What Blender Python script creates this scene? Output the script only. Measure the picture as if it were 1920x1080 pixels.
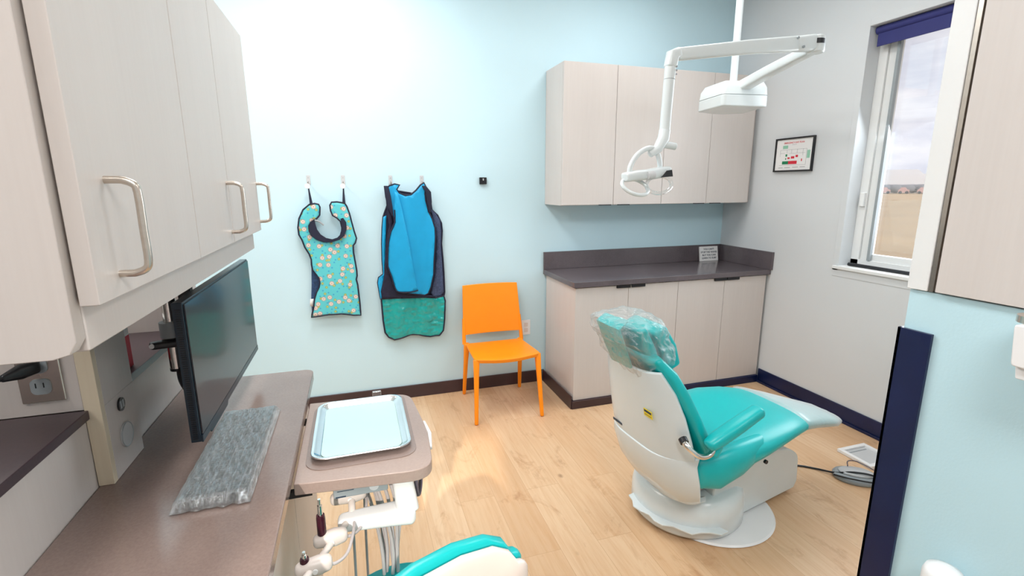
import bpy, bmesh, math, random
from mathutils import Vector, Matrix, noise
from mathutils.geometry import delaunay_2d_cdt
for _o in list(bpy.data.objects): bpy.data.objects.remove(_o)
SC = bpy.context.scene; COL = SC.collection
random.seed(4)
PI = math.pi
# ------------------------------------------------------------------ camera
cam = bpy.data.cameras.new('camera'); cam.sensor_width = 36; cam.lens = 36*913.6/1920; cam.clip_start = .02; cam.clip_end = 500
camo = bpy.data.objects.new('camera', cam); COL.objects.link(camo)
r_, u_, b_ = Vector((.95291372, -.30322561, -.00311002)), Vector((.06505165, .19439198, .97876455)), Vector((-.29618192, -.93288048, .20496411))
camo.matrix_world = Matrix(((r_.x, u_.x, b_.x, 0), (r_.y, u_.y, b_.y, 0), (r_.z, u_.z, b_.z, 1.6), (0, 0, 0, 1)))
SC.camera = camo
# ------------------------------------------------------------------ view, world, sun, lights
vs = SC.view_settings; SC.display_settings.display_device = 'sRGB'
vs.view_transform = 'Standard'; vs.look = 'None'; vs.exposure = 0.06; vs.gamma = 1; vs.use_curve_mapping = False
W = bpy.data.worlds.new('world'); SC.world = W; W.use_nodes = True
nt = W.node_tree; nt.nodes.clear()
def N(t, kind, **kw):
    n = t.nodes.new(kind)
    for k, v in kw.items(): setattr(n, k, v)
    return n
tc = N(nt, 'ShaderNodeTexCoord'); mp = N(nt, 'ShaderNodeMapping'); mp.inputs['Scale'].default_value = (1.2, 1.2, 4.5)
nz = N(nt, 'ShaderNodeTexNoise'); nz.inputs['Scale'].default_value = 2.6; nz.inputs['Detail'].default_value = 8; nz.inputs['Roughness'].default_value = .55
rp = N(nt, 'ShaderNodeValToRGB')
rp.color_ramp.elements[0].position = .36; rp.color_ramp.elements[0].color = (.55, .56, .66, 1)
rp.color_ramp.elements[1].position = .62; rp.color_ramp.elements[1].color = (.98, .96, .96, 1)
bg = N(nt, 'ShaderNodeBackground'); bg.inputs['Strength'].default_value = 1.3
wo = N(nt, 'ShaderNodeOutputWorld')
nt.links.new(tc.outputs['Generated'], mp.inputs['Vector']); nt.links.new(mp.outputs[0], nz.inputs['Vector'])
nt.links.new(nz.outputs['Fac'], rp.inputs[0]); nt.links.new(rp.outputs[0], bg.inputs['Color']); nt.links.new(bg.outputs[0], wo.inputs[0])
SUN_D = Vector((.25, 1.0, -.55)).normalized()
sun = bpy.data.lights.new('sun', 'SUN'); sun.energy = 3.0; sun.angle = .02; sun.color = (1, .93, .84)
so = bpy.data.objects.new('sun', sun); COL.objects.link(so); so.rotation_euler = SUN_D.to_track_quat('-Z', 'Y').to_euler(); so.location = (0, -8, 8)
def area(name, loc, sx, sy, e, color=(1, 1, 1), target=None, spread=PI):
    l = bpy.data.lights.new(name, 'AREA'); l.shape = 'RECTANGLE'; l.size = sx; l.size_y = sy; l.energy = e; l.color = color; l.spread = spread
    o = bpy.data.objects.new(name, l); COL.objects.link(o); o.location = loc
    if target is not None: o.rotation_euler = (Vector(target)-Vector(loc)).to_track_quat('-Z', 'Y').to_euler()
    return o
PANELS = [(0, 2.45, 37), (1.9, 2.4, 16), (.1, -.7, 46), (2.2, -.8, 22), (-1.7, 2.5, 37), (-1.7, 0, 28)]
for i, (px, py, e) in enumerate(PANELS): area('ceiling_panel_lamp', (px, py, 3.155), .58, 1.18, e, (1, .985, .97))
area('window_daylight', (3.36, 1.95, 1.8), .9, 1.4, 26, (.86, .94, 1), (1.5, 1.6, .8))

# ------------------------------------------------------------------ materials
def S(h):
    if isinstance(h, str): h = tuple(int(h[i:i+2], 16) for i in (0, 2, 4))
    return tuple((c/255/12.92 if c/255 <= .04045 else ((c/255+.055)/1.055)**2.4) for c in h)+(1,)
def new(name):
    m = bpy.data.materials.new(name); m.use_nodes = True
    t = m.node_tree; b = t.nodes['Principled BSDF']
    return m, t, b
def objco(t, scale=(1, 1, 1), rot=(0, 0, 0)):
    c = N(t, 'ShaderNodeTexCoord'); p = N(t, 'ShaderNodeMapping'); p.inputs['Scale'].default_value = scale; p.inputs['Rotation'].default_value = rot
    t.links.new(c.outputs['Object'], p.inputs['Vector']); return p.outputs[0]
def noisef(t, vec, sc, det=4, rough=.5, dist=0):
    n = N(t, 'ShaderNodeTexNoise'); n.inputs['Scale'].default_value = sc; n.inputs['Detail'].default_value = det; n.inputs['Roughness'].default_value = rough
    n.inputs['Distortion'].default_value = dist; t.links.new(vec, n.inputs['Vector']); return n.outputs['Fac']
def ramp(t, fac, stops):
    r = N(t, 'ShaderNodeValToRGB'); e = r.color_ramp.elements
    while len(e) < len(stops): e.new(.5)
    for el, (p, c) in zip(e, stops): el.position = p; el.color = c
    t.links.new(fac, r.inputs[0]); return r.outputs[0]
def mixc(t, f, a, b, mode='MIX'):
    m = N(t, 'ShaderNodeMix', data_type='RGBA', blend_type=mode)
    for s, v in ((m.inputs[0], f), (m.inputs[6], a), (m.inputs[7], b)):
        if hasattr(v, 'links'): t.links.new(v, s)
        else: s.default_value = v
    return m.outputs[2]
def bump(t, b, h, st=.2, d=.01):
    n = N(t, 'ShaderNodeBump'); n.inputs['Strength'].default_value = st; n.inputs['Distance'].default_value = d
    t.links.new(h, n.inputs['Height']); t.links.new(n.outputs[0], b.inputs['Normal'])
def plain(name, col, rough=.5, metal=0, var=.06, vs_=6, bmp=0, bs=60, coat=0, aniso=None, bd=.004):
    m, t, b = new(name); c = S(col)
    v = objco(t, aniso or (1, 1, 1)); f = noisef(t, v, vs_)
    lo = tuple(x*(1-var) for x in c[:3])+(1,); hi = tuple(min(1, x*(1+var)) for x in c[:3])+(1,)
    t.links.new(ramp(t, f, [(.3, lo), (.7, hi)]), b.inputs['Base Color'])
    b.inputs['Roughness'].default_value = rough; b.inputs['Metallic'].default_value = metal
    if coat: b.inputs['Coat Weight'].default_value = coat; b.inputs['Coat Roughness'].default_value = .08
    if bmp: bump(t, b, noisef(t, v, bs, 3), bmp, bd)
    return m
def woodlam(name, a, b_col, rough=.42):
    m, t, b = new(name)
    f = noisef(t, objco(t, (55, 55, 1.6)), 2.2, 5, .6); g = noisef(t, objco(t, (6, 6, .7)), 2, 3)
    c = mixc(t, f, S(a), S(b_col)); c = mixc(t, .25, c, ramp(t, g, [(.3, S(a)), (.7, S(b_col))]))
    t.links.new(c, b.inputs['Base Color']); b.inputs['Roughness'].default_value = rough; bump(t, b, f, .05, .002); return m
def film(name, tint=(1, 1, 1, 1), base=.12, k=.8, dif=.35, rough=.12, sc=40, stretch=(1, 1, 1), bst=.8, dist=.01):
    m, t, b = new(name); t.nodes.remove(b); out = t.nodes['Material Output']
    tr = N(t, 'ShaderNodeBsdfTransparent'); tr.inputs[0].default_value = tint
    gl = N(t, 'ShaderNodeBsdfGlossy'); gl.inputs['Roughness'].default_value = rough
    df = N(t, 'ShaderNodeBsdfDiffuse'); df.inputs[0].default_value = (.85, .9, .92, 1)
    m1 = N(t, 'ShaderNodeMixShader'); m1.inputs[0].default_value = dif
    mx = N(t, 'ShaderNodeMixShader'); fr = N(t, 'ShaderNodeLayerWeight'); fr.inputs['Blend'].default_value = .35
    v = objco(t, stretch); h = noisef(t, v, sc, 6, .65, 1.5)
    bp = N(t, 'ShaderNodeBump'); bp.inputs['Strength'].default_value = bst; bp.inputs['Distance'].default_value = dist
    t.links.new(h, bp.inputs['Height'])
    for n in (gl, fr, df): t.links.new(bp.outputs[0], n.inputs['Normal'])
    ad = N(t, 'ShaderNodeMath', operation='MULTIPLY_ADD'); ad.inputs[1].default_value = k; ad.inputs[2].default_value = base; ad.use_clamp = True
    t.links.new(fr.outputs['Facing'], ad.inputs[0]); t.links.new(ad.outputs[0], mx.inputs[0])
    t.links.new(gl.outputs[0], m1.inputs[1]); t.links.new(df.outputs[0], m1.inputs[2])
    t.links.new(tr.outputs[0], mx.inputs[1]); t.links.new(m1.outputs[0], mx.inputs[2]); t.links.new(mx.outputs[0], out.inputs[0])
    return m
M = {}
M['wall_aqua'] = plain('wall_aqua', (198, 228, 239), .6, var=.015, vs_=2, bmp=.06, bs=180)
M['wall_div'] = plain('wall_divider_aqua', (188, 221, 231), .6, var=.02, vs_=2, bmp=.06, bs=180)
M['wall_grey'] = plain('wall_grey', (212, 216, 219), .6, var=.015, vs_=2, bmp=.06, bs=180)
M['ceil'] = plain('ceiling_white', (240, 240, 238), .8, var=.01)
M['base'] = plain('rubber_base', (8, 24, 66), .35, var=.2)
M['base_warm'] = plain('rubber_base_warm', (62, 44, 48), .35, var=.15)
M['lam'] = woodlam('pale_laminate', (200, 193, 189), (211, 205, 201))
M['lam_shaded'] = woodlam('pale_laminate_shaded', (197, 189, 184), (207, 200, 195))  # same laminate, darkened so the left doors carry their shade in the colour
M['edge'] = woodlam('ply_edge', (206, 192, 166), (222, 210, 188))
M['white_pl'] = plain('white_plastic', (236, 236, 236), .28, var=.02)
M['white_mt'] = plain('white_enamel', (218, 226, 228), .22, var=.02)
M['warm_pl'] = plain('cream_plastic', (222, 211, 204), .35, var=.03)
M['white_trim'] = plain('white_trim', (228, 230, 230), .4, var=.02)
M['chrome'] = plain('chrome', (225, 222, 218), .12, 1, var=.03)
M['nickel'] = plain('brushed_nickel', (205, 196, 186), .27, 1, var=.05, aniso=(1, 1, 20))
M['steel'] = plain('tray_steel', (222, 224, 226), .16, 1, var=.04)
M['black'] = plain('black_plastic', (18, 20, 26), .35, var=.2)
M['screen'] = plain('screen_glass', (12, 15, 24), .34, var=.1, coat=.5)
M['bezel'] = plain('bezel_plastic', (16, 34, 46), .3, var=.15)
M['grey_pl'] = plain('grey_plastic', (150, 158, 162), .35, var=.05)
M['lt_grey'] = plain('light_grey_plastic', (196, 198, 200), .4, var=.04)
M['orange'] = plain('orange_plastic', (254, 146, 0), .38, var=.03)
M['teal'] = plain('teal_vinyl', (0, 176, 178), .32, var=.04, vs_=4, bmp=.05, bs=300)
M['teal_d'] = plain('teal_vinyl_dark', (0, 140, 150), .4, var=.06)
M['cyan'] = plain('cyan_apron_cloth', (0, 158, 212), .5, var=.06, vs_=8, bmp=.1, bs=120)
M['navy'] = plain('navy_binding', (14, 20, 48), .6, var=.2)
M['dkmesh'] = plain('dark_apron_lining', (20, 22, 50), .7, var=.3, vs_=40)
M['greymesh'] = plain('grey_mesh_lining', (62, 76, 108), .75, var=.3, vs_=120)
M['denim'] = plain('blue_denim', (38, 66, 104), .8, var=.4, vs_=70)
M['jade'] = plain('jade_vinyl', (0, 160, 158), .14, var=.12, vs_=12, bmp=1, bs=9, bd=.03, coat=.6)
M['shade'] = plain('navy_shade', (44, 48, 112), .7, var=.06)
M['paper'] = plain('paper', (240, 240, 240), .6, var=.01)
M['mint'] = plain('mint_tray_liner', (192, 226, 222), .5, var=.02)
M['ink_red'] = plain('red_ink', (214, 40, 60), .6); M['ink_green'] = plain('green_ink', (20, 130, 86), .6)
M['ink_pale'] = plain('pale_green_ink', (150, 205, 180), .6); M['ink_dark'] = plain('dark_ink', (40, 60, 80), .6); M['ink_grey'] = plain('grey_ink', (130, 130, 135), .6)
M['yellow'] = plain('yellow_label', (240, 215, 30), .5); M['blue_clip'] = plain('blue_clip', (50, 110, 190), .4)
M['maroon'] = plain('maroon_handle', (58, 12, 30), .25, var=.2); M['wire'] = plain('grey_hose', (196, 188, 188), .45, var=.05)
M['coil'] = plain('dark_coil', (96, 88, 98), .5)
M['field'] = plain('dry_field', (172, 146, 110), .95, var=.12, vs_=.2); M['bld'] = plain('far_building', (200, 200, 205), .8)
M['trees'] = plain('far_trees', (110, 112, 118), .9, var=.2); M['car'] = plain('far_car_paint', (176, 140, 136), .4)
M['film'] = film('crinkled_film', base=.05, k=.75, sc=11, bst=1, dist=.02)
M['film_key'] = film('keyboard_film', base=.36, dif=.2, rough=.09, sc=26, stretch=(5, 1, 1), bst=1, dist=.03)
M['film_foot'] = film('foot_cover_film', base=.34, k=.4, dif=.6, rough=.3, sc=8, bst=.4)
M['clear'] = film('clear_acrylic', base=.14, rough=.05, sc=2, bst=.02)
M['glass'] = film('window_glass', base=.03, rough=.02, sc=1, bst=.01)
def counter_mat(name, a, b2, rough):
    m, t, b = new(name); v = objco(t); f = noisef(t, v, 3, 5, .6); g = noisef(t, v, 160, 3, .7)
    c = mixc(t, .35, ramp(t, f, [(.3, S(a)), (.7, S(b2))]), ramp(t, g, [(.35, S(a)), (.65, S(b2))]))
    t.links.new(c, b.inputs['Base Color']); b.inputs['Roughness'].default_value = rough; return m
M['ctr'] = counter_mat('dark_counter', (84, 77, 82), (106, 98, 102), .15)
M['ctr_l'] = counter_mat('brown_counter', (122, 104, 98), (144, 126, 118), .15)
M['ctr_t'] = counter_mat('tray_table_top', (156, 136, 128), (172, 152, 142), .32)
M['ctr_r'] = counter_mat('tray_table_recess', (134, 116, 110), (152, 134, 126), .32)
M['ledge'] = counter_mat('ledge_top', (60, 48, 54), (80, 64, 68), .3)
def floor_mat():
    m, t, b = new('oak_planks'); v = objco(t, (1, 1, 1), (0, 0, PI/2))
    br = N(t, 'ShaderNodeTexBrick'); br.offset = .37; br.inputs['Scale'].default_value = 1
    for k, x in (('Brick Width', 1.25), ('Row Height', .182), ('Mortar Size', .0012), ('Mortar Smooth', .3), ('Bias', 0)): br.inputs[k].default_value = x
    br.inputs['Color1'].default_value = (0, 0, 0, 1); br.inputs['Color2'].default_value = (1, 1, 1, 1); br.inputs['Mortar'].default_value = (.5, .5, .5, 1)
    t.links.new(v, br.inputs['Vector'])
    tone = ramp(t, br.outputs['Color'], [(0, S((210, 172, 134))), (.5, S((217, 182, 145))), (1, S((223, 191, 156)))])
    # grain displaced per plank
    sep = N(t, 'ShaderNodeMapping'); t.links.new(objco(t, (22, 1.3, 1)), sep.inputs['Vector']); t.links.new(br.outputs['Color'], sep.inputs['Location'])
    g = noisef(t, sep.outputs[0], 2.4, 8, .62, .6)
    c = mixc(t, ramp(t, g, [(.33, (.42,)*3+(1,)), (.6, (0, 0, 0, 1))]), tone, S((196, 146, 100)))
    k = noisef(t, objco(t, (4.2, 2.0, 1)), 1.7, 6, .68, .8)
    c = mixc(t, ramp(t, k, [(.56, (0, 0, 0, 1)), (.74, (.6,)*3+(1,))]), c, S((160, 106, 62)))
    vo = N(t, 'ShaderNodeTexVoronoi'); vo.inputs['Scale'].default_value = 2.6; t.links.new(objco(t, (1.6, 1, 1)), vo.inputs['Vector'])
    c = mixc(t, ramp(t, vo.outputs['Distance'], [(0, (.85,)*3+(1,)), (.035, (.5,)*3+(1,)), (.075, (0, 0, 0, 1))]), c, S((120, 76, 44)))
    c = mixc(t, br.outputs['Fac'], c, S((194, 154, 116)))
    t.links.new(c, b.inputs['Base Color']); b.inputs['Roughness'].default_value = .36; bump(t, b, g, .05, .002); return m
M['floor'] = floor_mat()
def print_mat():
    m, t, b = new('printed_apron_cloth'); v = objco(t); sp = N(t, 'ShaderNodeSeparateXYZ'); cb_ = N(t, 'ShaderNodeCombineXYZ')
    t.links.new(v, sp.inputs[0]); t.links.new(sp.outputs[0], cb_.inputs[0]); t.links.new(sp.outputs[2], cb_.inputs[1]); v3 = v; v = cb_.outputs[0]
    def spots(sc, thr, col, base, off):
        mpn = N(t, 'ShaderNodeMapping'); mpn.inputs['Location'].default_value = off; t.links.new(v, mpn.inputs['Vector'])
        vo = N(t, 'ShaderNodeTexVoronoi', voronoi_dimensions='2D'); vo.inputs['Scale'].default_value = sc; vo.inputs['Randomness'].default_value = .85; t.links.new(mpn.outputs[0], vo.inputs['Vector'])
        return mixc(t, ramp(t, vo.outputs['Distance'], [(thr-.04, (1, 1, 1, 1)), (thr, (0, 0, 0, 1))]), base, S(col))
    c = S((92, 198, 206))
    c = spots(26, .16, (60, 160, 200), c, (.3, .1, 0)); c = spots(17, .18, (140, 175, 110), c, (1.3, .7, 0)); c = spots(17, .09, (205, 190, 110), c, (1.3, .7, 0))
    c = spots(15, .25, (190, 140, 130), c, (.9, .2, 0)); c = spots(15, .20, (216, 212, 202), c, (.9, .2, 0)); c = spots(15, .08, (208, 140, 125), c, (.9, .2, 0))
    t.links.new(c, b.inputs['Base Color']); b.inputs['Roughness'].default_value = .4; bump(t, b, noisef(t, v3, 12, 4), .5, .01); return m
M['print'] = print_mat()

# ------------------------------------------------------------------ builders
MW = {}
def thing(name, label, cat, loc=(0, 0, 0), rz=0, group=None):
    o = bpy.data.objects.new(name, None); o.empty_display_size = .1; COL.objects.link(o)
    o.location = loc; o.rotation_euler = (0, 0, rz); o['label'] = label; o['category'] = cat
    if group: o['group'] = group
    MW[o.name] = Matrix.Translation(loc) @ Matrix.Rotation(rz, 4, 'Z'); return o
def obj(name, bm, mat, parent=None, xf=None, bev=0, smooth=35, solid=0, sub=0, seg=2, label=None):
    if xf is not None: bm.transform(xf)
    if parent is not None: pm = MW[parent.name]
    else:
        xs = [v.co.x for v in bm.verts]; ys = [v.co.y for v in bm.verts]; zs = [v.co.z for v in bm.verts]
        pm = Matrix.Translation(((min(xs)+max(xs))/2, (min(ys)+max(ys))/2, min(zs)))
    bm.transform(pm.inverted())
    bmesh.ops.recalc_face_normals(bm, faces=bm.faces[:])
    me = bpy.data.meshes.new(name); bm.to_mesh(me); bm.free()
    me.materials.append(mat if not isinstance(mat, str) else M[mat])
    for p in me.polygons: p.use_smooth = True
    me.set_sharp_from_angle(angle=math.radians(smooth))
    o = bpy.data.objects.new(name, me); COL.objects.link(o); MW[o.name] = pm
    if parent is not None: o.parent = parent
    else: o.matrix_world = pm
    if sub: md = o.modifiers.new('subdivision', 'SUBSURF'); md.levels = md.render_levels = sub
    if solid: md = o.modifiers.new('solidify', 'SOLIDIFY'); md.thickness = solid; md.offset = 0
    if bev:
        md = o.modifiers.new('bevel', 'BEVEL'); md.width = bev; md.segments = seg; md.limit_method = 'ANGLE'; md.angle_limit = math.radians(40); md.harden_normals = True
    if label: o['label'] = label
    return o
def tag(o, label, cat, group=None):
    o['label'] = label; o['category'] = cat
    if group: o['group'] = group
    return o
def struct(name, bm, mat, parent=None, **k):
    o = obj(name, bm, mat, parent, **k)
    if parent is None: o['kind'] = 'structure'
    return o
def box(x0, x1, y0, y1, z0, z1, bm=None):
    bm = bm or bmesh.new()
    vs_ = [bm.verts.new((x, y, z)) for x in (x0, x1) for y in (y0, y1) for z in (z0, z1)]
    for f in ((0, 1, 3, 2), (4, 6, 7, 5), (0, 4, 5, 1), (2, 3, 7, 6), (0, 2, 6, 4), (1, 5, 7, 3)): bm.faces.new([vs_[i] for i in f])
    return bm
def loft(secs, bm=None, cap=True):
    bm = bm or bmesh.new(); rings = [[bm.verts.new(p) for p in s] for s in secs]
    for a, b in zip(rings, rings[1:]):
        n = len(a)
        for i in range(n): bm.faces.new((a[i], a[(i+1) % n], b[(i+1) % n], b[i]))
    if cap: bm.faces.new(rings[0]); bm.faces.new(rings[-1])
    return bm
def ell(c, u, v, a, b, n=2.5, K=28):
    out = []
    for i in range(K):
        t = 2*PI*i/K; ct, st = math.cos(t), math.sin(t)
        out.append(Vector(c)+Vector(u)*a*math.copysign(abs(ct)**(2/n), ct)+Vector(v)*b*math.copysign(abs(st)**(2/n), st))
    return out
def pad(path, A, B, u, n=3, rnd=.02, bm=None, K=28):
    """closed loft along path with rounded ends; A half widths along u, B half thickness"""
    P = [Vector(p) for p in path]; u = Vector(u).normalized(); secs = []
    T = [((P[min(i+1, len(P)-1)]-P[max(i-1, 0)]).normalized()) for i in range(len(P))]
    def s(i, off, k): t = T[i]; v = t.cross(u).normalized(); return ell(P[i]+t*off, u, v, max(A[i]-rnd*(1-k), A[i]*.05), max(B[i]-rnd*(1-k)*min(1, B[i]/rnd), B[i]*.04), n, K)
    for q in (1, .85, .55, .25): secs.append(s(0, -rnd*math.sin(q*PI/2), math.cos(q*PI/2)))
    for i in range(len(P)): secs.append(s(i, 0, 1))
    for q in (.25, .55, .85, 1): secs.append(s(len(P)-1, rnd*math.sin(q*PI/2), math.cos(q*PI/2)))
    return loft(secs, bm)
def smoothpath(P, k=6, closed=False):
    P = [Vector(p) for p in P]; out = []; n = len(P)
    rng = range(n if closed else n-1)
    for i in rng:
        p1, p2 = P[i], P[(i+1) % n]
        p0 = P[i-1] if (closed or i > 0) else p1; p3 = P[(i+2) % n] if (closed or i+2 < n) else p2
        for j in range(k):
            t = j/k; out.append(.5*((2*p1)+(p2-p0)*t+(2*p0-5*p1+4*p2-p3)*t*t+(3*p1-p0-3*p2+p3)*t**3))
    if not closed: out.append(P[-1])
    return out
def tube(P, r, K=10, closed=False, bm=None, k=0):
    if k: P = smoothpath(P, k, closed)
    P = [Vector(p) for p in P]; n = len(P); R = r if isinstance(r, (list, tuple)) else [r]*n
    if len(R) != n: R = [R[0]+(R[-1]-R[0])*i/(n-1) for i in range(n)]
    T = []
    for i in range(n):
        a = P[i-1] if (closed or i) else P[i]; b = P[(i+1) % n] if (closed or i < n-1) else P[i]
        T.append((b-a).normalized())
    ref = Vector((0, 0, 1)) if abs(T[0].z) < .9 else Vector((1, 0, 0))
    u = T[0].cross(ref).normalized(); secs = []
    for i in range(n):
        u = (u-T[i]*u.dot(T[i])).normalized(); v = T[i].cross(u); secs.append(ell(P[i], u, v, R[i], R[i], 2, K))
    if closed: secs.append(secs[0]); bm = loft(secs, bm, cap=False); bmesh.ops.remove_doubles(bm, verts=bm.verts, dist=1e-6); return bm
    return loft(secs, bm)
def cyl(c, r, z0, z1, K=32, bm=None, r2=None):
    return loft([ell((c[0], c[1], z0), (1, 0, 0), (0, 1, 0), r, r, 2, K), ell((c[0], c[1], z1), (1, 0, 0), (0, 1, 0), r2 or r, r2 or r, 2, K)], bm)
def rod(a, b, r, K=16, bm=None): return tube([a, b], r, K, bm=bm)
def lathe(c, prof, K=40, bm=None):
    return loft([ell((c[0], c[1], z), (1, 0, 0), (0, 1, 0), max(r, 1e-4), max(r, 1e-4), 2, K) for r, z in prof], bm)
def prism(pts, ax, a, b, bm=None):
    """pts 2D polygon extruded along axis ax (0 x,1 y,2 z) from a to b"""
    def P(p, h): return {0: (h, p[0], p[1]), 1: (p[0], h, p[1]), 2: (p[0], p[1], h)}[ax]
    return loft([[Vector(P(p, a)) for p in pts], [Vector(P(p, b)) for p in pts]], bm)
def rrect(x0, x1, y0, y1, r, k=6):
    rr = r if isinstance(r, (tuple, list)) else (r,)*4; out = []
    for (cx, cy, a0, q) in ((x1-rr[0], y1-rr[0], 0, rr[0]), (x0+rr[1], y1-rr[1], 90, rr[1]), (x0+rr[2], y0+rr[2], 180, rr[2]), (x1-rr[3], y0+rr[3], 270, rr[3])):
        for i in range(k+1): a = math.radians(a0+90*i/k); out.append((cx+q*math.cos(a), cy+q*math.sin(a)))
    return out
def roundpoly(pts, rad, k=6):
    out = []; n = len(pts); rad = rad if isinstance(rad, (list, tuple)) else [rad]*n
    for i in range(n):
        p0, p1, p2 = Vector(pts[i-1]), Vector(pts[i]), Vector(pts[(i+1) % n]); r = rad[i]
        a = p1+(p0-p1).normalized()*r; b = p1+(p2-p1).normalized()*r
        for j in range(k+1): t = j/k; out.append(tuple((1-t)**2*a+2*t*(1-t)*p1+t*t*b))
    return out
def text(s, size, xf, mat, parent, name='lettering', bold=0, sx=1, ext=.0003):
    c = bpy.data.curves.new('t', 'FONT'); c.body = s; c.size = size; c.align_x = 'CENTER'; c.align_y = 'CENTER'; c.extrude = ext; c.offset = bold
    o = bpy.data.objects.new('t', c); COL.objects.link(o); bpy.context.view_layer.update()
    me = bpy.data.meshes.new_from_object(o.evaluated_get(bpy.context.evaluated_depsgraph_get())); bpy.data.objects.remove(o)
    bm = bmesh.new(); bm.from_mesh(me); bm.transform(Matrix.Diagonal((sx, 1, 1, 1))); return obj(name, bm, mat, parent, xf=xf)
def FX(p, x, y):  # matrix with given x,y axes and origin
    x = Vector(x).normalized(); y = Vector(y).normalized(); z = x.cross(y)
    return Matrix(((x.x, y.x, z.x, p[0]), (x.y, y.y, z.y, p[1]), (x.z, y.z, z.z, p[2]), (0, 0, 0, 1)))

# ================================================================== room shell
H = 3.2; XR = 3.11; YB = 3.60; XL = -3.0; YR = -2.6
struct('floor', box(XL-.2, XR+.2, YR-.2, YB+.2, -.12, 0), 'floor')
struct('ceiling', box(XL-.2, XR+.2, YR-.2, YB+.2, H, H+.12), 'ceil')
struct('wall_back', box(XL-.2, XR+.2, YB, YB+.2, 0, H), 'wall_aqua')
struct('wall_left', box(XL-.2, XL, YR-.2, YB, 0, H), 'wall_grey')
WY0, WY1, WZ0, WZ1 = 1.42, 2.45, 1.06, 2.56
bm = box(XR, XR+.2, YR, WY0, 0, H); box(XR, XR+.2, WY1, YB, 0, H, bm); box(XR, XR+.2, WY0, WY1, 0, WZ0, bm); box(XR, XR+.2, WY0, WY1, WZ1, H, bm)
struct('wall_right', bm, 'wall_grey')
# rear wall with an unseen high window, added to throw a sun patch inside
RX0, RX1, RZ0, RZ1 = -1.18, -.55, 2.62, 3.12
bm = box(XL, RX0, YR-.2, YR, 0, H); box(RX1, XR, YR-.2, YR, 0, H, bm); box(RX0, RX1, YR-.2, YR, 0, RZ0, bm); box(RX0, RX1, YR-.2, YR, RZ1, H, bm)
struct('wall_rear', bm, 'wall_grey')
struct('baseboard_back', box(XL, 1.40, YB-.013, YB-.001, 0, .1), 'base_warm', bev=.003)
bm = box(XR-.013, XR-.001, YR, 3.02, 0, .115); box(XR-.026, XR-.013, YR, 3.02, 0, .018, bm)
struct('baseboard_right', bm, 'base', bev=.003)
# window in the right wall
bm = bmesh.new()
for a in ((WY0, WY0+.055, WZ0, WZ1), (WY1-.055, WY1, WZ0, WZ1), (WY0, WY1, WZ0, WZ0+.05), (WY0, WY1, WZ1-.05, WZ1)): box(XR+.10, XR+.17, a[0], a[1], a[2], a[3], bm)
win = struct('window_1', bm, 'white_trim', bev=.003)
bm = bmesh.new()
for a in ((WY0+.055, WY0+.10, WZ0+.05, WZ1-.05), (WY1-.115, WY1-.055, WZ0+.05, WZ1-.05), (WY0+.1, WY1-.1, WZ0+.05, WZ0+.09), (WY0+.1, WY1-.1, WZ1-.09, WZ1-.05)): box(XR+.115, XR+.155, a[0], a[1], a[2], a[3], bm)
obj('sash', bm, 'white_trim', win, bev=.002)
obj('screen_track', box(XR+.09, XR+.113, WY1-.135, WY1-.117, WZ0+.05, WZ1-.05), 'grey_pl', win)
obj('pane', box(XR+.132, XR+.137, WY0+.09, WY1-.1, WZ0+.08, WZ1-.08), 'glass', win)
bm = box(XR-.004, XR+.1, WY0, WY1, WZ0-.016, WZ0+.004); box(XR-.022, XR-.002, WY0-.02, WY1+.03, WZ0-.018, WZ0+.002, bm)
obj('window_sill', bm, 'white_trim', win, bev=.002)
obj('latch', box(XR+.08, XR+.115, WY1-.05, WY1-.02, 1.46, 1.55), 'white_trim', win, bev=.004)
bm = bmesh.new(); box(XR-.004, XR, WY1, WY1+.04, WZ0-.03, WZ1+.04, bm); box(XR-.004, XR, WY0-.04, WY1, WZ1, WZ1+.04, bm); box(XR-.004, XR, WY0-.04, WY0, WZ0-.03, WZ1+.04, bm); box(XR-.004, XR, WY0-.04, WY1+.04, WZ0-.07, WZ0-.018, bm)
obj('casing', bm, 'wall_grey', win, bev=.0015)
t = thing('roller_shade', 'navy roller shade rolled up at the top of the tall window', 'shade', (XR+.06, 1.93, 2.44))
obj('fabric', box(XR+.045, XR+.052, WY0+.02, WY1-.02, 2.44, 2.52), 'shade', t)
obj('roll', rod((XR+.055, WY0+.01, 2.535), (XR+.055, WY1-.01, 2.535), .024, 24), 'shade', t)
tag(obj('hem_bar', tube([(XR+.05, WY0+.03, 1.076), (XR+.05, WY1-.03, 1.076)], .011, 12), 'black'), 'black hem bar lying along the window sill', 'bar')
t = thing('added_sun_window', '', '', (0, 0, 0)); del t['label'], t['category']; t['kind'] = 'structure'  # unseen window, added only for the sun patch on the floor
bm = bmesh.new()
for a in ((RX0, RX0+.02, RZ0, RZ1), (RX1-.02, RX1, RZ0, RZ1), (RX0, RX1, RZ0, RZ0+.02), (RX0, RX1, RZ1-.02, RZ1)): box(a[0], a[1], YR-.12, YR-.08, a[2], a[3], bm)
obj('added_sun_frame', bm, 'white_trim', t)
# ceiling fixtures
for px, py, e in PANELS:
    t = thing('ceiling_light', 'flat square-edged light panel set in the ceiling above the room', 'light', (px, py, 3.16), group='ceiling light panels')
    bm = bmesh.new()
    for a in ((-.32, -.29, -.62, .62), (.29, .32, -.62, .62), (-.29, .29, -.62, -.59), (-.29, .29, .59, .62)): box(px+a[0], px+a[1], py+a[2], py+a[3], 3.16, 3.199, bm)
    obj('light_frame', bm, 'white_trim', t); obj('diffuser', box(px-.29, px+.29, py-.59, py+.59, 3.165, 3.175), 'white_pl', t)
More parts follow.
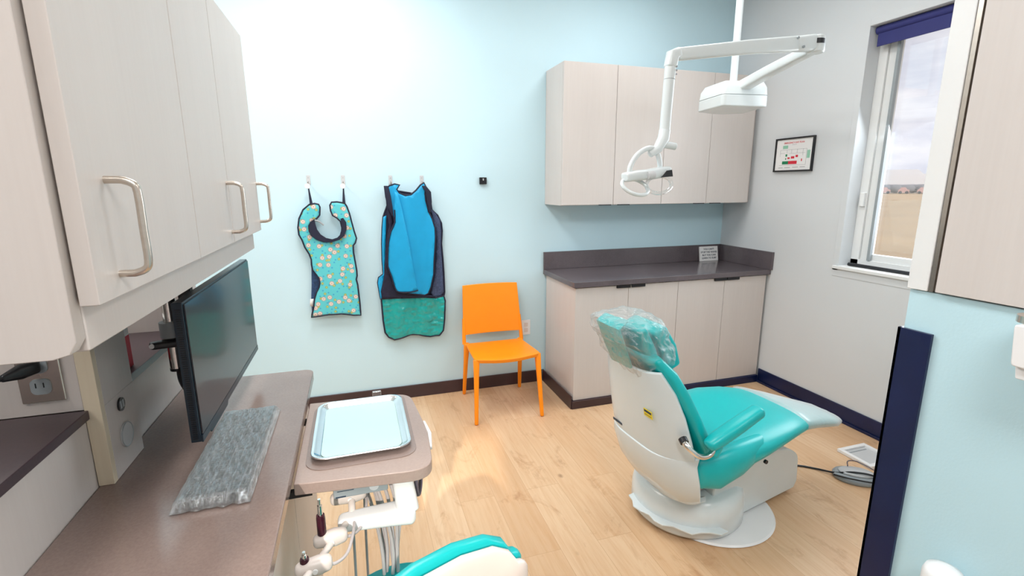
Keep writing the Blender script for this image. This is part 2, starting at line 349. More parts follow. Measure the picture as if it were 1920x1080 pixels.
# outdoors
tag(obj('dry_field', box(3.6, 240, -90, 240, -.35, -.3), 'field'), 'dry tan grass field outside the window', 'field')['kind'] = 'stuff'
def far_box(name, az, dist, w, h, z, mat, label, cat, d=4, roof=None):
    c = Vector((math.sin(az), math.cos(az), 0))*dist; m = Matrix.Translation((c.x, c.y, z)) @ Matrix.Rotation(-az, 4, 'Z')
    bm = box(-w/2, w/2, 0, d, 0, h)
    if roof: prism([(-w/2, h), (w/2, h), (w/2-roof, h+roof), (-w/2+roof, h+roof)], 1, .2, d-.2, bm)
    return tag(obj(name, bm, mat, xf=m), label, cat)
far_box('warehouse', math.radians(54.6), 150, 13, 4.4, -.3, 'bld', 'long pale warehouse far across the field', 'building', 12, 1)
far_box('office_building', math.radians(58.2), 170, 9, 3.9, -.3, 'bld', 'smaller pale building right of the far warehouse', 'building', 10, .8)
bm = bmesh.new()
for i in range(260):
    az = math.radians(40+i*.15); d = 138+random.random()*6; c = Vector((math.sin(az)*d, math.cos(az)*d, .75)); h = .8+random.random()*.2
    bmesh.ops.create_icosphere(bm, subdivisions=2, radius=1, matrix=Matrix.Translation(c) @ Matrix.Diagonal((1.3, 1.3, h, 1)))
tag(obj('tree_line', bm, 'trees'), 'dark distant line of trees along the horizon', 'trees')['kind'] = 'stuff'
for i in range(9):
    az = math.radians(50.5+i*1.35); d = 134; m = Matrix.Translation((math.sin(az)*d, math.cos(az)*d, -.3)) @ Matrix.Rotation(-az, 4, 'Z')
    t = thing('car', 'tiny reddish car parked beyond the field outside the window', 'car', m.to_translation(), -az, 'parked cars beyond the field')
    bm = prism(roundpoly([(-.95, .25), (.95, .25), (.95, .85), (.55, .9), (.3, 1.35), (-.45, 1.35), (-.75, .9), (-.95, .8)], .08, 2), 1, 0, 1.7)
    obj('car_body', bm, 'car', t, xf=m)
    for s in (-.55, .55): obj('wheel', tube([(s, -.05, .3), (s, .15, .3)], .3, 14), 'black', t, xf=m)
# ================================================================== back run of cabinets
DX = [1.425, 1.846, 2.267, 2.688, 3.09]
for u in (0, 1):
    x0, x1 = DX[2*u], DX[2*u+2]; side = 'left' if u == 0 else 'right'
    t = thing('base_cabinet', 'pale two-door base cabinet under the dark back counter, %s' % ('beside the orange chair' if u == 0 else 'meeting the right wall'), 'cabinet', ((x0+x1)/2, 3.3, 0), group='base cabinets under the back counter')
    obj('cabinet_body', box(x0+.003, x1-.001, 3.048, 3.585, .062, .905), 'lam', t, bev=.001)
    for k in (0, 1):
        a, b = DX[2*u+k], DX[2*u+k+1]
        d = obj('door', box(a+.0015, b-.0015, 3.028, 3.047, .062, .899), 'lam', t, bev=.0012)
        hx = b-.10 if k == 0 else a+.02
        hb = box(hx, hx+.11, 3.016, 3.0275, .882, .9035); obj('handle', hb, 'black', d, label='black finger pull on the door top')
    obj('toe_kick', box(x0+(-.012 if u == 0 else .02), x1, 3.012, 3.4, .001, .060), 'base_warm' if u == 0 else 'base', t, bev=.002)
    if u == 0: obj('side_kick', box(1.405, 1.412, 3.02, 3.597, .001, .1), 'base_warm', t)
    t = thing('wall_cabinet', 'pale two-door wall cabinet above the back counter, %s' % ('left one with its side panel showing' if u == 0 else 'right one behind the ceiling lamp arm'), 'cabinet', ((x0+x1)/2, 3.4, 1.46), group='wall cabinets on the back wall')
    UX = [1.412, 1.826, 2.238, 2.65, 3.055]; x0, x1 = UX[2*u], UX[2*u+2]
    obj('cabinet_body', box(x0+.001, x1-.001, 3.288, 3.597, 1.46, 2.41+.02), 'lam', t, bev=.001)
    for k in (0, 1):
        a, b = UX[2*u+k], UX[2*u+k+1]
        d = obj('door', box(a+.0015, b-.0015, 3.268, 3.286, 1.463, 2.43), 'lam', t, bev=.0012)
        hx = b-.12 if k == 0 else a+.035
        obj('handle', box(hx, hx+.10, 3.258, 3.2675, 1.458, 1.464), 'black', d, label='dark finger pull on the door bottom')
    if u: obj('filler_strip', box(3.056, 3.109, 3.32, 3.34, 1.465, 2.43), 'lam', t)
t = thing('countertop', 'dark grey countertop with upstand running into the right wall corner', 'countertop', (2.25, 3.3, .906))
obj('slab', box(1.405, XR-.001, 3.005, YB-.001, .9065, .945), 'ctr', t, bev=.0025)
bm = box(1.405, XR-.001, YB-.021, YB-.001, .9455, 1.085); box(XR-.021, XR-.001, 2.99, YB-.0215, .9455, 1.085, bm)
obj('backsplash', bm, 'ctr', t, bev=.0015)
# quote sign
t = thing('quote_sign', 'small white sign with four lines of lettering on back counter', 'sign', (2.965, 3.55, .946))
xf = FX((2.96, 3.545, .946), (1, 0, 0), (0, .18, 1))
obj('board', box(-.095, .095, 0, .128, -.014, 0), 'paper', t, xf=xf, bev=.001)
for i, s in enumerate(("YOU CAN'T", "STOP THE WAVES", "BUT YOU CAN", "LEARN TO SURF")):
    text(s, .021, xf @ Matrix.Translation((0, .103-.026*i, .0003)), 'ink_dark', t, bold=.0004)
# emergency plan
t = thing('emergency_plan', 'black framed emergency exit plan hanging on the right wall', 'picture', (XR-.01, 2.91, 1.70))
xf = FX((XR-.001, 2.907, 1.82), (0, -1, 0), (0, 0, 1)); w, h = .168, .122
bm = bmesh.new()
for a in ((-w, w, h-.011, h), (-w, w, -h, -h+.011), (-w, -w+.011, -h+.011, h-.011), (w-.011, w, -h+.011, h-.011)): box(a[0], a[1], a[2], a[3], 0, .018, bm)
obj('frame', bm, 'black', t, xf=xf, bev=.001)
obj('poster', box(-w+.01, w-.01, -h+.01, h-.01, .001, .010), 'paper', t, xf=xf)
text('EMERGENCY EXIT PLAN', .0165, xf @ Matrix.Translation((-.005, .085, .0103)), 'ink_red', t, bold=.0002)
def marks(name, mat, rects):
    bm = bmesh.new()
    for a, b, c, d in rects: box(a, b, c, d, .0101, .0106, bm)
    obj(name, bm, mat, t, xf=xf)
marks('green_area', 'ink_green', [(-.095, -.04, -.068, -.045), (-.07, -.055, -.012, .005), (-.07, -.062, -.035, -.022)])
marks('red_area', 'ink_red', [(-.04, .035, -.068, -.045), (-.05, -.03, -.03, -.018), (-.02, .01, -.028, -.012), (.02, .04, -.02, -.004), (.07, .078, -.05, -.032)])
marks('pale_area', 'ink_pale', [(-.1, -.055, .045, .068)]); marks('pale_area', 'ink_pale', [(.115, .14, -.03, .025)])
marks('plan_lines', 'ink_grey', [(-.12, .11, .036, .0372), (-.12, -.1188, -.01, .036), (-.12, .11, -.076, -.0748), (.11, .1112, -.076, .036), (-.06, -.0588, .01, .036), (-.02, -.0188, .01, .036), (.03, .0312, .01, .036), (.08, .0812, -.01, .036), (-.12, -.08, .012, .0132), (-.04, .1, .008, .0092),
      (-.125, -.085, -.094, -.091), (-.07, -.02, -.094, -.091), (0, .05, -.092, -.089), (.065, .11, -.092, -.089), (-.02, .02, .07, .0715)])
# ================================================================== back wall hooks and items
for i, (hx, lab) in enumerate(((-.286, 'steel wall hook holding the left strap of the patterned apron'), (-.066, 'steel wall hook holding the right strap of the patterned apron'),
                                (.249, 'steel wall hook at the left shoulder of the cyan apron'), (.467, 'steel wall hook at the right shoulder of the cyan apron'))):
    t = thing('wall_hook', lab, 'hook', (hx, YB, 1.6), group='steel hooks on the back wall')
    obj('plate', box(hx-.013, hx+.013, YB-.004, YB-.0005, 1.613, 1.675), 'lt_grey', t, bev=.002)
    for dz in (0, .025): obj('screw', rod((hx, YB-.006, 1.633+dz), (hx, YB-.004, 1.633+dz), .003, 10), 'grey_pl', t)
    obj('arm', tube([(hx, YB-.004, 1.622), (hx, YB-.03, 1.612), (hx, YB-.052, 1.612), (hx, YB-.058, 1.63)], .004, 10, k=4), 'nickel', t)
    if i < 2: obj('knob', rod((hx-.004, YB-.072, 1.603), (hx-.004, YB-.061, 1.603), .017, 24), 'white_pl', t, bev=.002)
t = thing('wall_switch', 'small black square switch on the aqua wall above the orange chair', 'switch', (.916, YB, 1.615))
obj('plate', box(.89, .943, YB-.022, YB-.0005, 1.613, 1.663), 'black', t, bev=.003)
obj('slot', box(.912, .92, YB-.024, YB-.0222, 1.64, 1.655), 'lt_grey', t)
t = thing('wall_outlet', 'white outlet low on the aqua wall behind the orange chair', 'outlet', (1.26, YB, .4))
obj('plate', box(1.222, 1.296, YB-.007, YB-.0005, .415, .538), 'white_pl', t, bev=.002)
for z in (.455, .5): obj('socket', box(1.243, 1.275, YB-.010, YB-.0072, z-.016, z+.016), 'warm_pl', t, bev=.003)
# ---- aprons
def cloth(outline, y, fold, step=.022):
    pts = [Vector(p) for p in outline]; n = len(pts)
    dense = []
    for i in range(n):
        a, b = pts[i], pts[(i+1) % n]; k = max(1, int((b-a).length/step))
        for j in range(k): dense.append(a+(b-a)*j/k)
    n = len(dense); P = list(dense); xs = [p.x for p in dense]; zs = [p.y for p in dense]
    def inside(q):
        c = False; j = n-1
        for i in range(n):
            a, b = dense[i], dense[j]
            if (a.y > q.y) != (b.y > q.y) and q.x < (b.x-a.x)*(q.y-a.y)/(b.y-a.y)+a.x: c = not c
            j = i
        return c
    z = min(zs)+step*.6; row = 0
    while z < max(zs):
        x = min(xs)+step*(.5 if row % 2 else .1)
        while x < max(xs):
            q = Vector((x, z))
            if inside(q) and min((q-d).length for d in dense) > step*.5: P.append(q)
            x += step
        z += step*.87; row += 1
    v, e, f, *_ = delaunay_2d_cdt([p.to_2d() for p in P], [(i, (i+1) % n) for i in range(n)], [], 1, 1e-6)
    bm = bmesh.new(); vv = [bm.verts.new((p.x, y+fold(p.x, p.y), p.y)) for p in v]
    for tr in f:
        try: bm.faces.new([vv[i] for i in tr])
        except ValueError: pass
    edge = [(p.x, y+fold(p.x, p.y), p.y) for p in dense]
    return bm, edge
def binding(edge, r=.0055): return tube(edge, r, 8, closed=True)
A_BODY = [(-0.289, 1.483), (-0.256, 1.489), (-0.232, 1.483), (-0.225, 1.465), (-0.231, 1.412), (-0.253, 1.388), (-0.271, 1.377), (-0.29, 1.365), (-0.304, 1.342), (-0.304, 1.306), (-0.29, 1.276), (-0.258, 1.251), (-0.22, 1.233), (-0.174, 1.232), (-0.133, 1.246), (-0.108, 1.27), (-0.097, 1.3), (-0.094, 1.324), (-0.101, 1.367), (-0.123, 1.391), (-0.148, 1.407), (-0.159, 1.44), (-0.161, 1.476), (-0.149, 1.496), (-0.115, 1.498), (-0.066, 1.489), (-0.054, 1.468), (-0.04, 1.42), (-0.029, 1.359), (-0.017, 1.297), (-0.005, 1.248), (-0.015, 1.217), (-0.03, 1.199), (-0.031, 1.149), (-0.024, 1.086), (-0.018, 1.023), (-0.018, 0.985), (-0.025, 0.96), (-0.018, 0.921), (-0.015, 0.856), (-0.012, 0.791), (-0.011, 0.699), (-0.059, 0.7), (-0.141, 0.72), (-0.224, 0.72), (-0.283, 0.714), (-0.338, 0.711), (-0.319, 0.776), (-0.308, 0.839), (-0.293, 0.882), (-0.273, 0.918), (-0.265, 0.949), (-0.268, 0.981), (-0.283, 1.007), (-0.304, 1.039), (-0.308, 1.076), (-0.307, 1.113), (-0.317, 1.15), (-0.341, 1.199), (-0.354, 1.248), (-0.37, 1.284), (-0.372, 1.332), (-0.361, 1.391), (-0.331, 1.449)]
A_COL = [(-0.29, 1.366), (-0.303, 1.342), (-0.306, 1.307), (-0.295, 1.277), (-0.258, 1.249), (-0.22, 1.232), (-0.169, 1.227), (-0.116, 1.243), (-0.082, 1.27), (-0.065, 1.312), (-0.064, 1.36), (-0.082, 1.391), (-0.1, 1.385), (-0.096, 1.361), (-0.094, 1.325), (-0.101, 1.288), (-0.126, 1.259), (-0.162, 1.248), (-0.201, 1.258), (-0.233, 1.283), (-0.253, 1.317), (-0.261, 1.353), (-0.262, 1.375)]
A_BACK = [(-0.312, 1.061), (-0.284, 1.009), (-0.26, 0.946), (-0.275, 0.896), (-0.300, 0.847), (-0.310, 0.81), (-0.335, 0.712), (-0.332, 0.836), (-0.321, 0.936)]
A_TAG = [(-0.338, 0.836), (-0.311, 0.837), (-0.325, 0.781), (-0.343, 0.788)]
B_BACKP = [(0.209, 1.561), (0.261, 1.573), (0.396, 1.55), (0.497, 1.566), (0.52, 1.509), (0.527, 1.433), (0.567, 1.394), (0.594, 1.335), (0.597, 1.277), (0.589, 1.185), (0.596, 1.066), (0.6, 0.958), (0.601, 0.822), (0.595, 0.79), (0.5, 0.8), (0.36, 0.802), (0.25, 0.805), (0.134, 0.80), (0.127, 0.868), (0.121, 0.921), (0.129, 0.959), (0.162, 0.983), (0.161, 1.087), (0.165, 1.202), (0.174, 1.315), (0.184, 1.389), (0.198, 1.426), (0.219, 1.475)]
B_LOW = [(0.138, 0.804), (0.233, 0.804), (0.361, 0.804), (0.465, 0.793), (0.531, 0.782), (0.591, 0.795), (0.6, 0.756), (0.589, 0.604), (0.579, 0.528), (0.55, 0.488), (0.48, 0.485), (0.427, 0.5), (0.394, 0.51), (0.335, 0.513), (0.269, 0.498), (0.216, 0.486), (0.176, 0.507), (0.151, 0.548), (0.142, 0.643)]
B_FRONT = [(0.217, 1.586), (0.236, 1.604), (0.272, 1.616), (0.305, 1.61), (0.285, 1.58), (0.3, 1.555), (0.341, 1.536), (0.378, 1.542), (0.417, 1.573), (0.449, 1.609), (0.475, 1.624), (0.486, 1.597), (0.478, 1.548), (0.482, 1.498), (0.498, 1.423), (0.522, 1.372), (0.539, 1.307), (0.54, 1.243), (0.533, 1.153), (0.524, 1.062), (0.518, 0.969), (0.497, 0.877), (0.476, 0.825), (0.449, 0.811), (0.385, 0.825), (0.296, 0.844), (0.246, 0.861), (0.23, 0.908), (0.215, 0.974), (0.196, 1.039), (0.198, 1.116), (0.209, 1.217), (0.229, 1.291), (0.259, 1.353), (0.249, 1.403), (0.234, 1.464), (0.226, 1.525)]
B_FLAP = [(0.269, 1.568), (0.29, 1.549), (0.311, 1.451), (0.335, 1.302), (0.359, 1.136), (0.379, 0.98), (0.397, 0.86), (0.346, 0.851), (0.282, 0.852), (0.245, 0.864), (0.229, 0.911), (0.214, 0.976), (0.195, 1.042), (0.197, 1.118), (0.208, 1.218), (0.228, 1.293), (0.258, 1.354), (0.26, 1.44)]
B_SIDE = [(0.208, 1.562), (0.242, 1.574), (0.271, 1.561), (0.249, 1.488), (0.239, 1.414), (0.249, 1.377), (0.240, 1.29), (0.222, 1.202), (0.210, 1.113), (0.211, 1.036), (0.227, 0.957), (0.243, 0.904), (0.262, 0.86), (0.32, 0.84), (0.426, 0.819), (0.491, 0.809), (0.53, 0.79), (0.36, 0.795), (0.232, 0.801), (0.144, 0.804), (0.137, 0.858), (0.166, 0.973), (0.179, 1.089), (0.192, 1.215), (0.208, 1.29), (0.22, 1.327), (0.213, 1.377), (0.209, 1.464)]
B_GREY = [(0.515, 1.447), (0.552, 1.408), (0.583, 1.356), (0.589, 1.278), (0.583, 1.174), (0.589, 1.015), (0.593, 0.826), (0.571, 0.793), (0.517, 0.79), (0.498, 0.819), (0.53, 0.952), (0.543, 1.071), (0.553, 1.215), (0.549, 1.305), (0.532, 1.37)]
C_STRIP = [(0.121, 0.921), (0.129, 0.959), (0.162, 0.983), (0.161, 1.087), (0.165, 1.202), (0.174, 1.315), (0.184, 1.389), (0.205, 1.40), (0.200, 1.33), (0.190, 1.215), (0.180, 1.089), (0.170, 0.973), (0.150, 0.87), (0.142, 0.80), (0.132, 0.80)]
fa = lambda x, z: .005*math.sin(x*34+z*5)-.010*max(0, (1.25-z))*(1+.6*math.sin(x*26+1))
t = thing('protective_apron', 'turquoise patterned apron with navy collar hanging on the aqua wall', 'apron', (-.19, YB-.05, .70))
bm, e = cloth(A_BODY, YB-.05, fa); obj('apron_body', bm, 'print', t, solid=.006, smooth=60); obj('binding', binding(e, .0058), 'navy', t, smooth=60)
bm, e = cloth(A_COL, YB-.066, lambda x, z: 0); obj('collar', bm, 'navy', t, solid=.012, smooth=60, bev=.002)
bm, e = cloth(A_BACK, YB-.03, lambda x, z: 0); obj('rear_panel', bm, 'denim', t, solid=.005)
bm, e = cloth(A_TAG, YB-.037, lambda x, z: 0); obj('care_tag', bm, 'paper', t, solid=.002)
obj('collar_tab', tube([(-.262, YB-.062, 1.378), (-.238, YB-.07, 1.372), (-.208, YB-.07, 1.345)], .006, 8, k=3), 'grey_pl', t)
for a, b in (((-.286, 1.603), (-.276, 1.483)), ((-.066, 1.603), (-.070, 1.49))):
    obj('strap', loft([ell((a[0], YB-.055, a[1]), (1, 0, 0), (0, 1, 0), .003, .002, 3, 10), ell((b[0], YB-.06, b[1]), (1, 0, 0), (0, 1, 0), .010, .002, 3, 10)]), 'navy', t)
t = thing('protective_apron', 'long apron with dark mesh lining and glossy jade lower panel behind cyan one', 'apron', (.37, YB-.04, .48))
bm, e = cloth(B_BACKP, YB-.028, lambda x, z: .003*math.sin(x*30)); obj('mesh_panel', bm, 'dkmesh', t, solid=.005); obj('binding', binding(e, .006), 'navy', t, smooth=60)
bm, e = cloth(B_GREY, YB-.036, lambda x, z: .002*math.sin(x*60)); obj('side_lining', bm, 'greymesh', t, solid=.004)
bm, e = cloth(C_STRIP, YB-.040, lambda x, z: .002*math.sin(z*20)); obj('side_strip', bm, 'cyan', t, solid=.004)
fb = lambda x, z: .008*math.sin(x*38+1)*(1 if z < .72 else .5)-.012*abs(noise.noise(Vector((x*22, z*30, 5))))*(z > .52)
bm, e = cloth(B_LOW, YB-.040, fb, .011); obj('lower_panel', bm, 'jade', t, solid=.005, smooth=60); obj('lower_binding', binding(e, .006), 'navy', t, smooth=60)
t = thing('protective_apron', 'bright cyan apron with navy edging hung in front of the mesh one', 'apron', (.37, YB-.06, .81))
fc = lambda x, z: .008*math.sin(x*30+.5)-.012*max(0, 1.4-z)*math.cos(x*22-6)
bm, e = cloth(B_FRONT, YB-.066, fc); obj('apron_body', bm, 'cyan', t, solid=.006, smooth=60); obj('binding', binding(e, .0055), 'navy', t, smooth=60)
bm, e = cloth(B_FLAP, YB-.082, lambda x, z: .6*fc(x, z)-.012*(x-.2)/.2); obj('front_flap', bm, 'cyan', t, solid=.005, smooth=60)
obj('flap_edge', tube([(p[0], YB-.086-.012*(p[0]-.2)/.2+.6*fc(*p), p[1]) for p in smoothpath([Vector(q) for q in B_FLAP[6:18]], 2)], .005, 8), 'navy', t)
bm, e = cloth(B_SIDE, YB-.052, lambda x, z: 0); obj('side_lining', bm, 'dkmesh', t, solid=.006)
for pts in (((.213, 1.60), (.222, 1.53), (.232, 1.46), (.246, 1.40)), ((.472, 1.60), (.500, 1.56), (.506, 1.49), (.508, 1.42))):
    obj('shoulder_band', pad([(p[0], YB-.076, p[1]) for p in pts], [.016, .02, .017, .006], [.006]*4, (1, 0, 0), 3, .004), 'navy', t)
# ================================================================== orange chair
t = thing('side_chair', 'orange plastic side chair standing against the aqua wall', 'chair', (.94, 3.25, 0))
def seatz(x, y): return .452-.012*(1-((x-.945)/.24)**2)-.006*math.sin((y-3.05)*5)
out = roundpoly([(.705, 3.06), (.945, 3.025), (1.185, 3.06), (1.165, 3.46), (.725, 3.46)], [.04, .1, .04, .05, .05], 5)
cx, cy = .945, 3.24; bm = bmesh.new(); NR = 7; rings = []
for j in range(NR+1):
    s = 1-j/NR*.97; rings.append([bm.verts.new((cx+(x-cx)*s, cy+(y-cy)*s, seatz(cx+(x-cx)*s, cy+(y-cy)*s)-(.006 if j == 0 else 0))) for x, y in out])
for a, b in zip(rings, rings[1:]):
    for i in range(len(a)): bm.faces.new((a[i], a[(i+1) % len(a)], b[(i+1) % len(a)], b[i]))
bm.faces.new(rings[-1])
low = [bm.verts.new((cx+(x-cx)*.97, cy+(y-cy)*.97, seatz(x, y)-.032)) for x, y in out]
for i in range(len(low)): bm.faces.new((rings[0][i], rings[0][(i+1) % len(low)], low[(i+1) % len(low)], low[i]))
bm.faces.new(low)
obj('seat', bm, 'orange', t, smooth=50, bev=.004)
def backpt(x, z, o=0): f = (z-.45)/.42; return (x, 3.455+.075*f-.022*(1-((x-.945)/.24)**2)*(1 if z > .48 else .6)*-1+o, z)
bm = bmesh.new(); NX, NZ = 14, 8; g = {}
for o_ in (0, 1):
    for i in range(NX+1):
        for j in range(NZ+1):
            f = j/NZ; z = .498+f*.367; hw = .232-.017*f; x = .947+(-1+2*i/NX)*hw-.0*f
            g[o_, i, j] = bm.verts.new(backpt(x, z+.004*(1-(2*i/NX-1)**2)*(1 if j == NZ else 0), o_*.016))
for i in range(NX):
    for j in range(NZ):
        for o_ in (0, 1): bm.faces.new((g[o_, i, j], g[o_, i+1, j], g[o_, i+1, j+1], g[o_, i, j+1]))
for i in range(NX):
    for j in (0, NZ): bm.faces.new((g[0, i, j], g[0, i+1, j], g[1, i+1, j], g[1, i, j]))
for j in range(NZ):
    for i in (0, NX): bm.faces.new((g[0, i, j], g[0, i, j+1], g[1, i, j+1], g[1, i, j]))
obj('backrest', bm, 'orange', t, smooth=50, bev=.004)
for s in (-1, 1):
    x = .947+s*.224
    obj('stile', tube([backpt(x+s*.004, .43, .008), backpt(x+s*.002, .50, .008), backpt(x-s*.004, .62, .008)], [.015, .012], 10), 'orange', t)
for (tx, ty, bx, by) in ((.722, 3.085, .695, 3.0), (1.168, 3.085, 1.168, 2.985), (.735, 3.45, .722, 3.525), (1.16, 3.45, 1.178, 3.52)):
    obj('leg', pad([(tx, ty, .432), (tx*.7+bx*.3, ty*.7+by*.3, .3), (bx, by, .009)], [.022, .017, .013], [.020, .016, .012], (1, 0, 0), 3, .008), 'orange', t)
# ================================================================== left island: base, counter, low wall, ledge
XC = -.19
t = thing('base_cabinet', 'pale base cabinet under the brown counter in the left foreground', 'cabinet', (-.4, .5, 0))
obj('cabinet_body', box(-.605, -.235, -1.2, 1.86, .08, .885), 'lam_shaded', t, bev=.001)
obj('toe_kick', box(-.6, -.27, -1.2, 1.84, .001, .079), 'base', t)
for i in range(6):
    y0 = -1.2+i*.51; obj('door', box(-.234, -.216, y0+.002, y0+.508, .085, .875), 'lam_shaded', t, bev=.001)
t = thing('countertop', 'brown-grey countertop in the left foreground carrying the keyboard', 'countertop', (-.4, .5, .888))
obj('slab', prism(rrect(-.608, XC, -1.2, 1.905, (.035, .004, .004, .004)), 2, .8885, .92), 'ctr_l', t, bev=.003)
struct('wall_island', box(-.95, -.61, -1.2, 1.9, 0, 1.088), 'lam_shaded')
t = thing('ledge', 'dark raised ledge on the low wall beside the left counter', 'ledge', (-.78, .4, 1.09))
for i, (a, b) in enumerate(((-1.2, 1.256), (1.446, 1.926))): obj('shelf_board', box(-1.1, -.600, a, b, 1.0885, 1.11), 'ledge', t, bev=.002)
t = thing('utility_column', 'pale column between counter and cabinet with round grommet and port', 'column', (-.8, 1.345, .92))
obj('column_body', box(-1.1, -.577, 1.274, 1.425, 1.1105, 1.388), 'lam_shaded', t, bev=.001)
obj('column_foot', box(-.6085, -.577, 1.274, 1.425, .9205, 1.1103), 'lam_shaded', t, bev=.001)
obj('rear_panel', box(-1.1, -.609, 1.258, 1.2735, 1.1105, 1.388), 'lam_shaded', t, bev=.001)
obj('edge_strip', box(-.6085, -.577, 1.256, 1.2735, .9205, 1.388), 'edge', t, bev=.001)
u = obj('usb_port', rod((-.577, 1.343, 1.082), (-.573, 1.343, 1.082), .0165, 24), 'black', t)
obj('port', box(-.5732, -.5725, 1.333, 1.341, 1.073, 1.092), 'grey_pl', u); obj('port', box(-.5732, -.5725, 1.345, 1.353, 1.073, 1.092), 'grey_pl', u)
g_ = obj('grommet_cover', rod((-.577, 1.345, 1.002), (-.573, 1.345, 1.002), .030, 36), 'lt_grey', t, bev=.001)
obj('rim', tube([(-.573, 1.345+.0295*math.cos(a), 1.002+.0295*math.sin(a)) for a in [2*PI*k/36 for k in range(36)]], .0012, 6, True), 'grey_pl', g_)
struct('wall_island_end', box(-1.1, -.56, 1.93, 1.965, 1.0, 1.39), 'lam_shaded')
struct('wall_island_far', box(-1.12, -1.1005, -1.2, 1.965, 1.0, 1.40), 'lam_shaded')
# outlet on the column, facing the camera
t = thing('power_outlet', 'metal double socket plate above the dark ledge at far left', 'outlet', (-.675, 1.25, 1.14))
obj('plate', box(-.712, -.634, 1.252, 1.2575, 1.141, 1.262), 'nickel', t, bev=.003, label='brushed steel plate')
for z in (1.178, 1.226):
    s_ = obj('socket', prism(rrect(-.691, -.655, z-.0175, z+.0175, .011), 1, 1.2495, 1.2535), 'grey_pl', t)
    obj('slot', box(-.682, -.680, 1.249, 1.2496, z-.002, z+.009), 'black', s_); obj('slot', box(-.668, -.666, 1.249, 1.2496, z-.002, z+.009), 'black', s_)
obj('screw', rod((-.673, 1.2505, 1.202), (-.673, 1.253, 1.202), .003, 10), 'nickel', t)
t = thing('power_plug', 'black plug and cord pushed into the upper socket at far left', 'plug', (-.68, 1.2, 1.22))
obj('plug_body', pad([(-.672, 1.243, 1.226), (-.685, 1.22, 1.225), (-.703, 1.20, 1.221)], [.014, .016, .008], [.012, .011, .007], (0, 0, 1), 2.6, .005), 'black', t)
obj('cord', tube([(-.703, 1.20, 1.221), (-.735, 1.175, 1.212), (-.80, 1.13, 1.21), (-.92, 1.05, 1.22)], .0045, 10, k=5), 'black', t)
obj('cable_tie', rod((-.722, 1.186, 1.216), (-.738, 1.173, 1.2115), .0062, 10), 'white_pl', t)
t = thing('glove_box', 'red and white box edge peeking out behind the pale utility column', 'box', (-.65, 1.5, 1.1105))
obj('carton', box(-.68, -.622, 1.428, 1.560, 1.1112, 1.20), 'ink_red', t)
obj('carton_top', box(-.68, -.622, 1.428, 1.560, 1.2005, 1.235), 'paper', t, label='white upper part')
# ---- upper cabinet left
t = thing('wall_cabinet', 'large pale three-door cabinet overhanging the left counter, with bar handles', 'cabinet', (-.5, 1.3, 1.39))
obj('cabinet_body', box(-.64, -.342, .745, 1.88, 1.39, 2.075), 'lam_shaded', t, bev=.003)
obj('end_panel', prism([(-.95, 1.389), (-.37, 1.389), (-.352, 1.394), (-.343, 1.41), (-.343, 2.14), (-.95, 2.14)], 1, .72, .744), 'lam_shaded', t, bev=.0015)
for (a, b, hy) in ((.735, 1.176, .803), (1.179, 1.488, 1.473), (1.491, 1.90, 1.892)):
    d = obj('door', box(-.340, -.318, a, b, 1.452, 2.08), 'lam_shaded', t, bev=.0015)
    bm = tube([(-.319, hy, 1.476+.006)]+smoothpath([(-.300, hy, 1.482), (-.287, hy, 1.487), (-.282, hy, 1.499), (-.282, hy, 1.54), (-.282, hy, 1.593), (-.287, hy, 1.605), (-.300, hy, 1.610)], 3)+[(-.319, hy, 1.610)], .0052, 12)
    obj('handle', bm, 'nickel', d, label='brushed nickel bar handle')
# ---- monitor and mount
t = thing('monitor_mount', 'chrome pole and black clamp hanging under the left cabinet', 'bracket', (-.48, 1.47, 1.115))
obj('pole', rod((-.488, 1.47, 1.12), (-.488, 1.47, 1.389), .0165, 24), 'chrome', t)
obj('pole_cap', rod((-.488, 1.47, 1.114), (-.488, 1.47, 1.121), .0175, 24), 'black', t)
obj('rear_rail', box(-.47, -.44, 1.49, 1.515, 1.13, 1.389), 'black', t, bev=.002)
bm = lathe((-.488, 1.47), [(.0168, 1.209), (.0275, 1.209), (.0275, 1.250), (.0168, 1.250)]); box(-.478, -.402, 1.448, 1.462, 1.214, 1.242, bm)
obj('collar', bm, 'grey_pl', t, bev=.001)
obj('clamp_arm', pad([(-.525, 1.435, 1.196), (-.49, 1.455, 1.195), (-.44, 1.47, 1.196), (-.405, 1.48, 1.196)], [.010, .011, .011, .011], [.012, .024, .022, .018], (0, 0, 1), 3, .006), 'black', t)
obj('clamp_screw', rod((-.522, 1.420, 1.198), (-.522, 1.424, 1.198), .006, 12), 'white_pl', t)
obj('cable', tube([(-.480, 1.465, 1.12), (-.472, 1.445, 1.09), (-.452, 1.43, 1.065), (-.406, 1.43, 1.05)], .010, 10, k=5), 'black', t)
t = thing('monitor', 'wide dark monitor facing right above the left counter', 'monitor', (-.39, 1.58, 1.0))
mm = FX((-.381, 1.578, 1.178), (0, 1, 0), (0, 0, 1))   # local x -> +Y, local y -> up, z -> +X
obj('screen', box(-.347, .347, -.150, .165, .0005, .0035), 'screen', t, xf=mm)
obj('bezel', box(-.352, .352, -.168, .170, -.022, 0), 'bezel', t, xf=mm, bev=.002)
obj('chin', prism([(-.352, -.168), (-.29, -.168), (-.28, -.178), (-.12, -.178), (-.11, -.168), (.352, -.168), (.352, -.151), (-.352, -.151)], 2, .0002, .004), 'bezel', t, xf=mm)
bm = bmesh.new()
for i in range(60): box(-.3535, -.3525, -.160+i*.0053, -.1575+i*.0053, -.016, -.006, bm)
obj('vent_slots', bm, 'black', t, xf=mm)
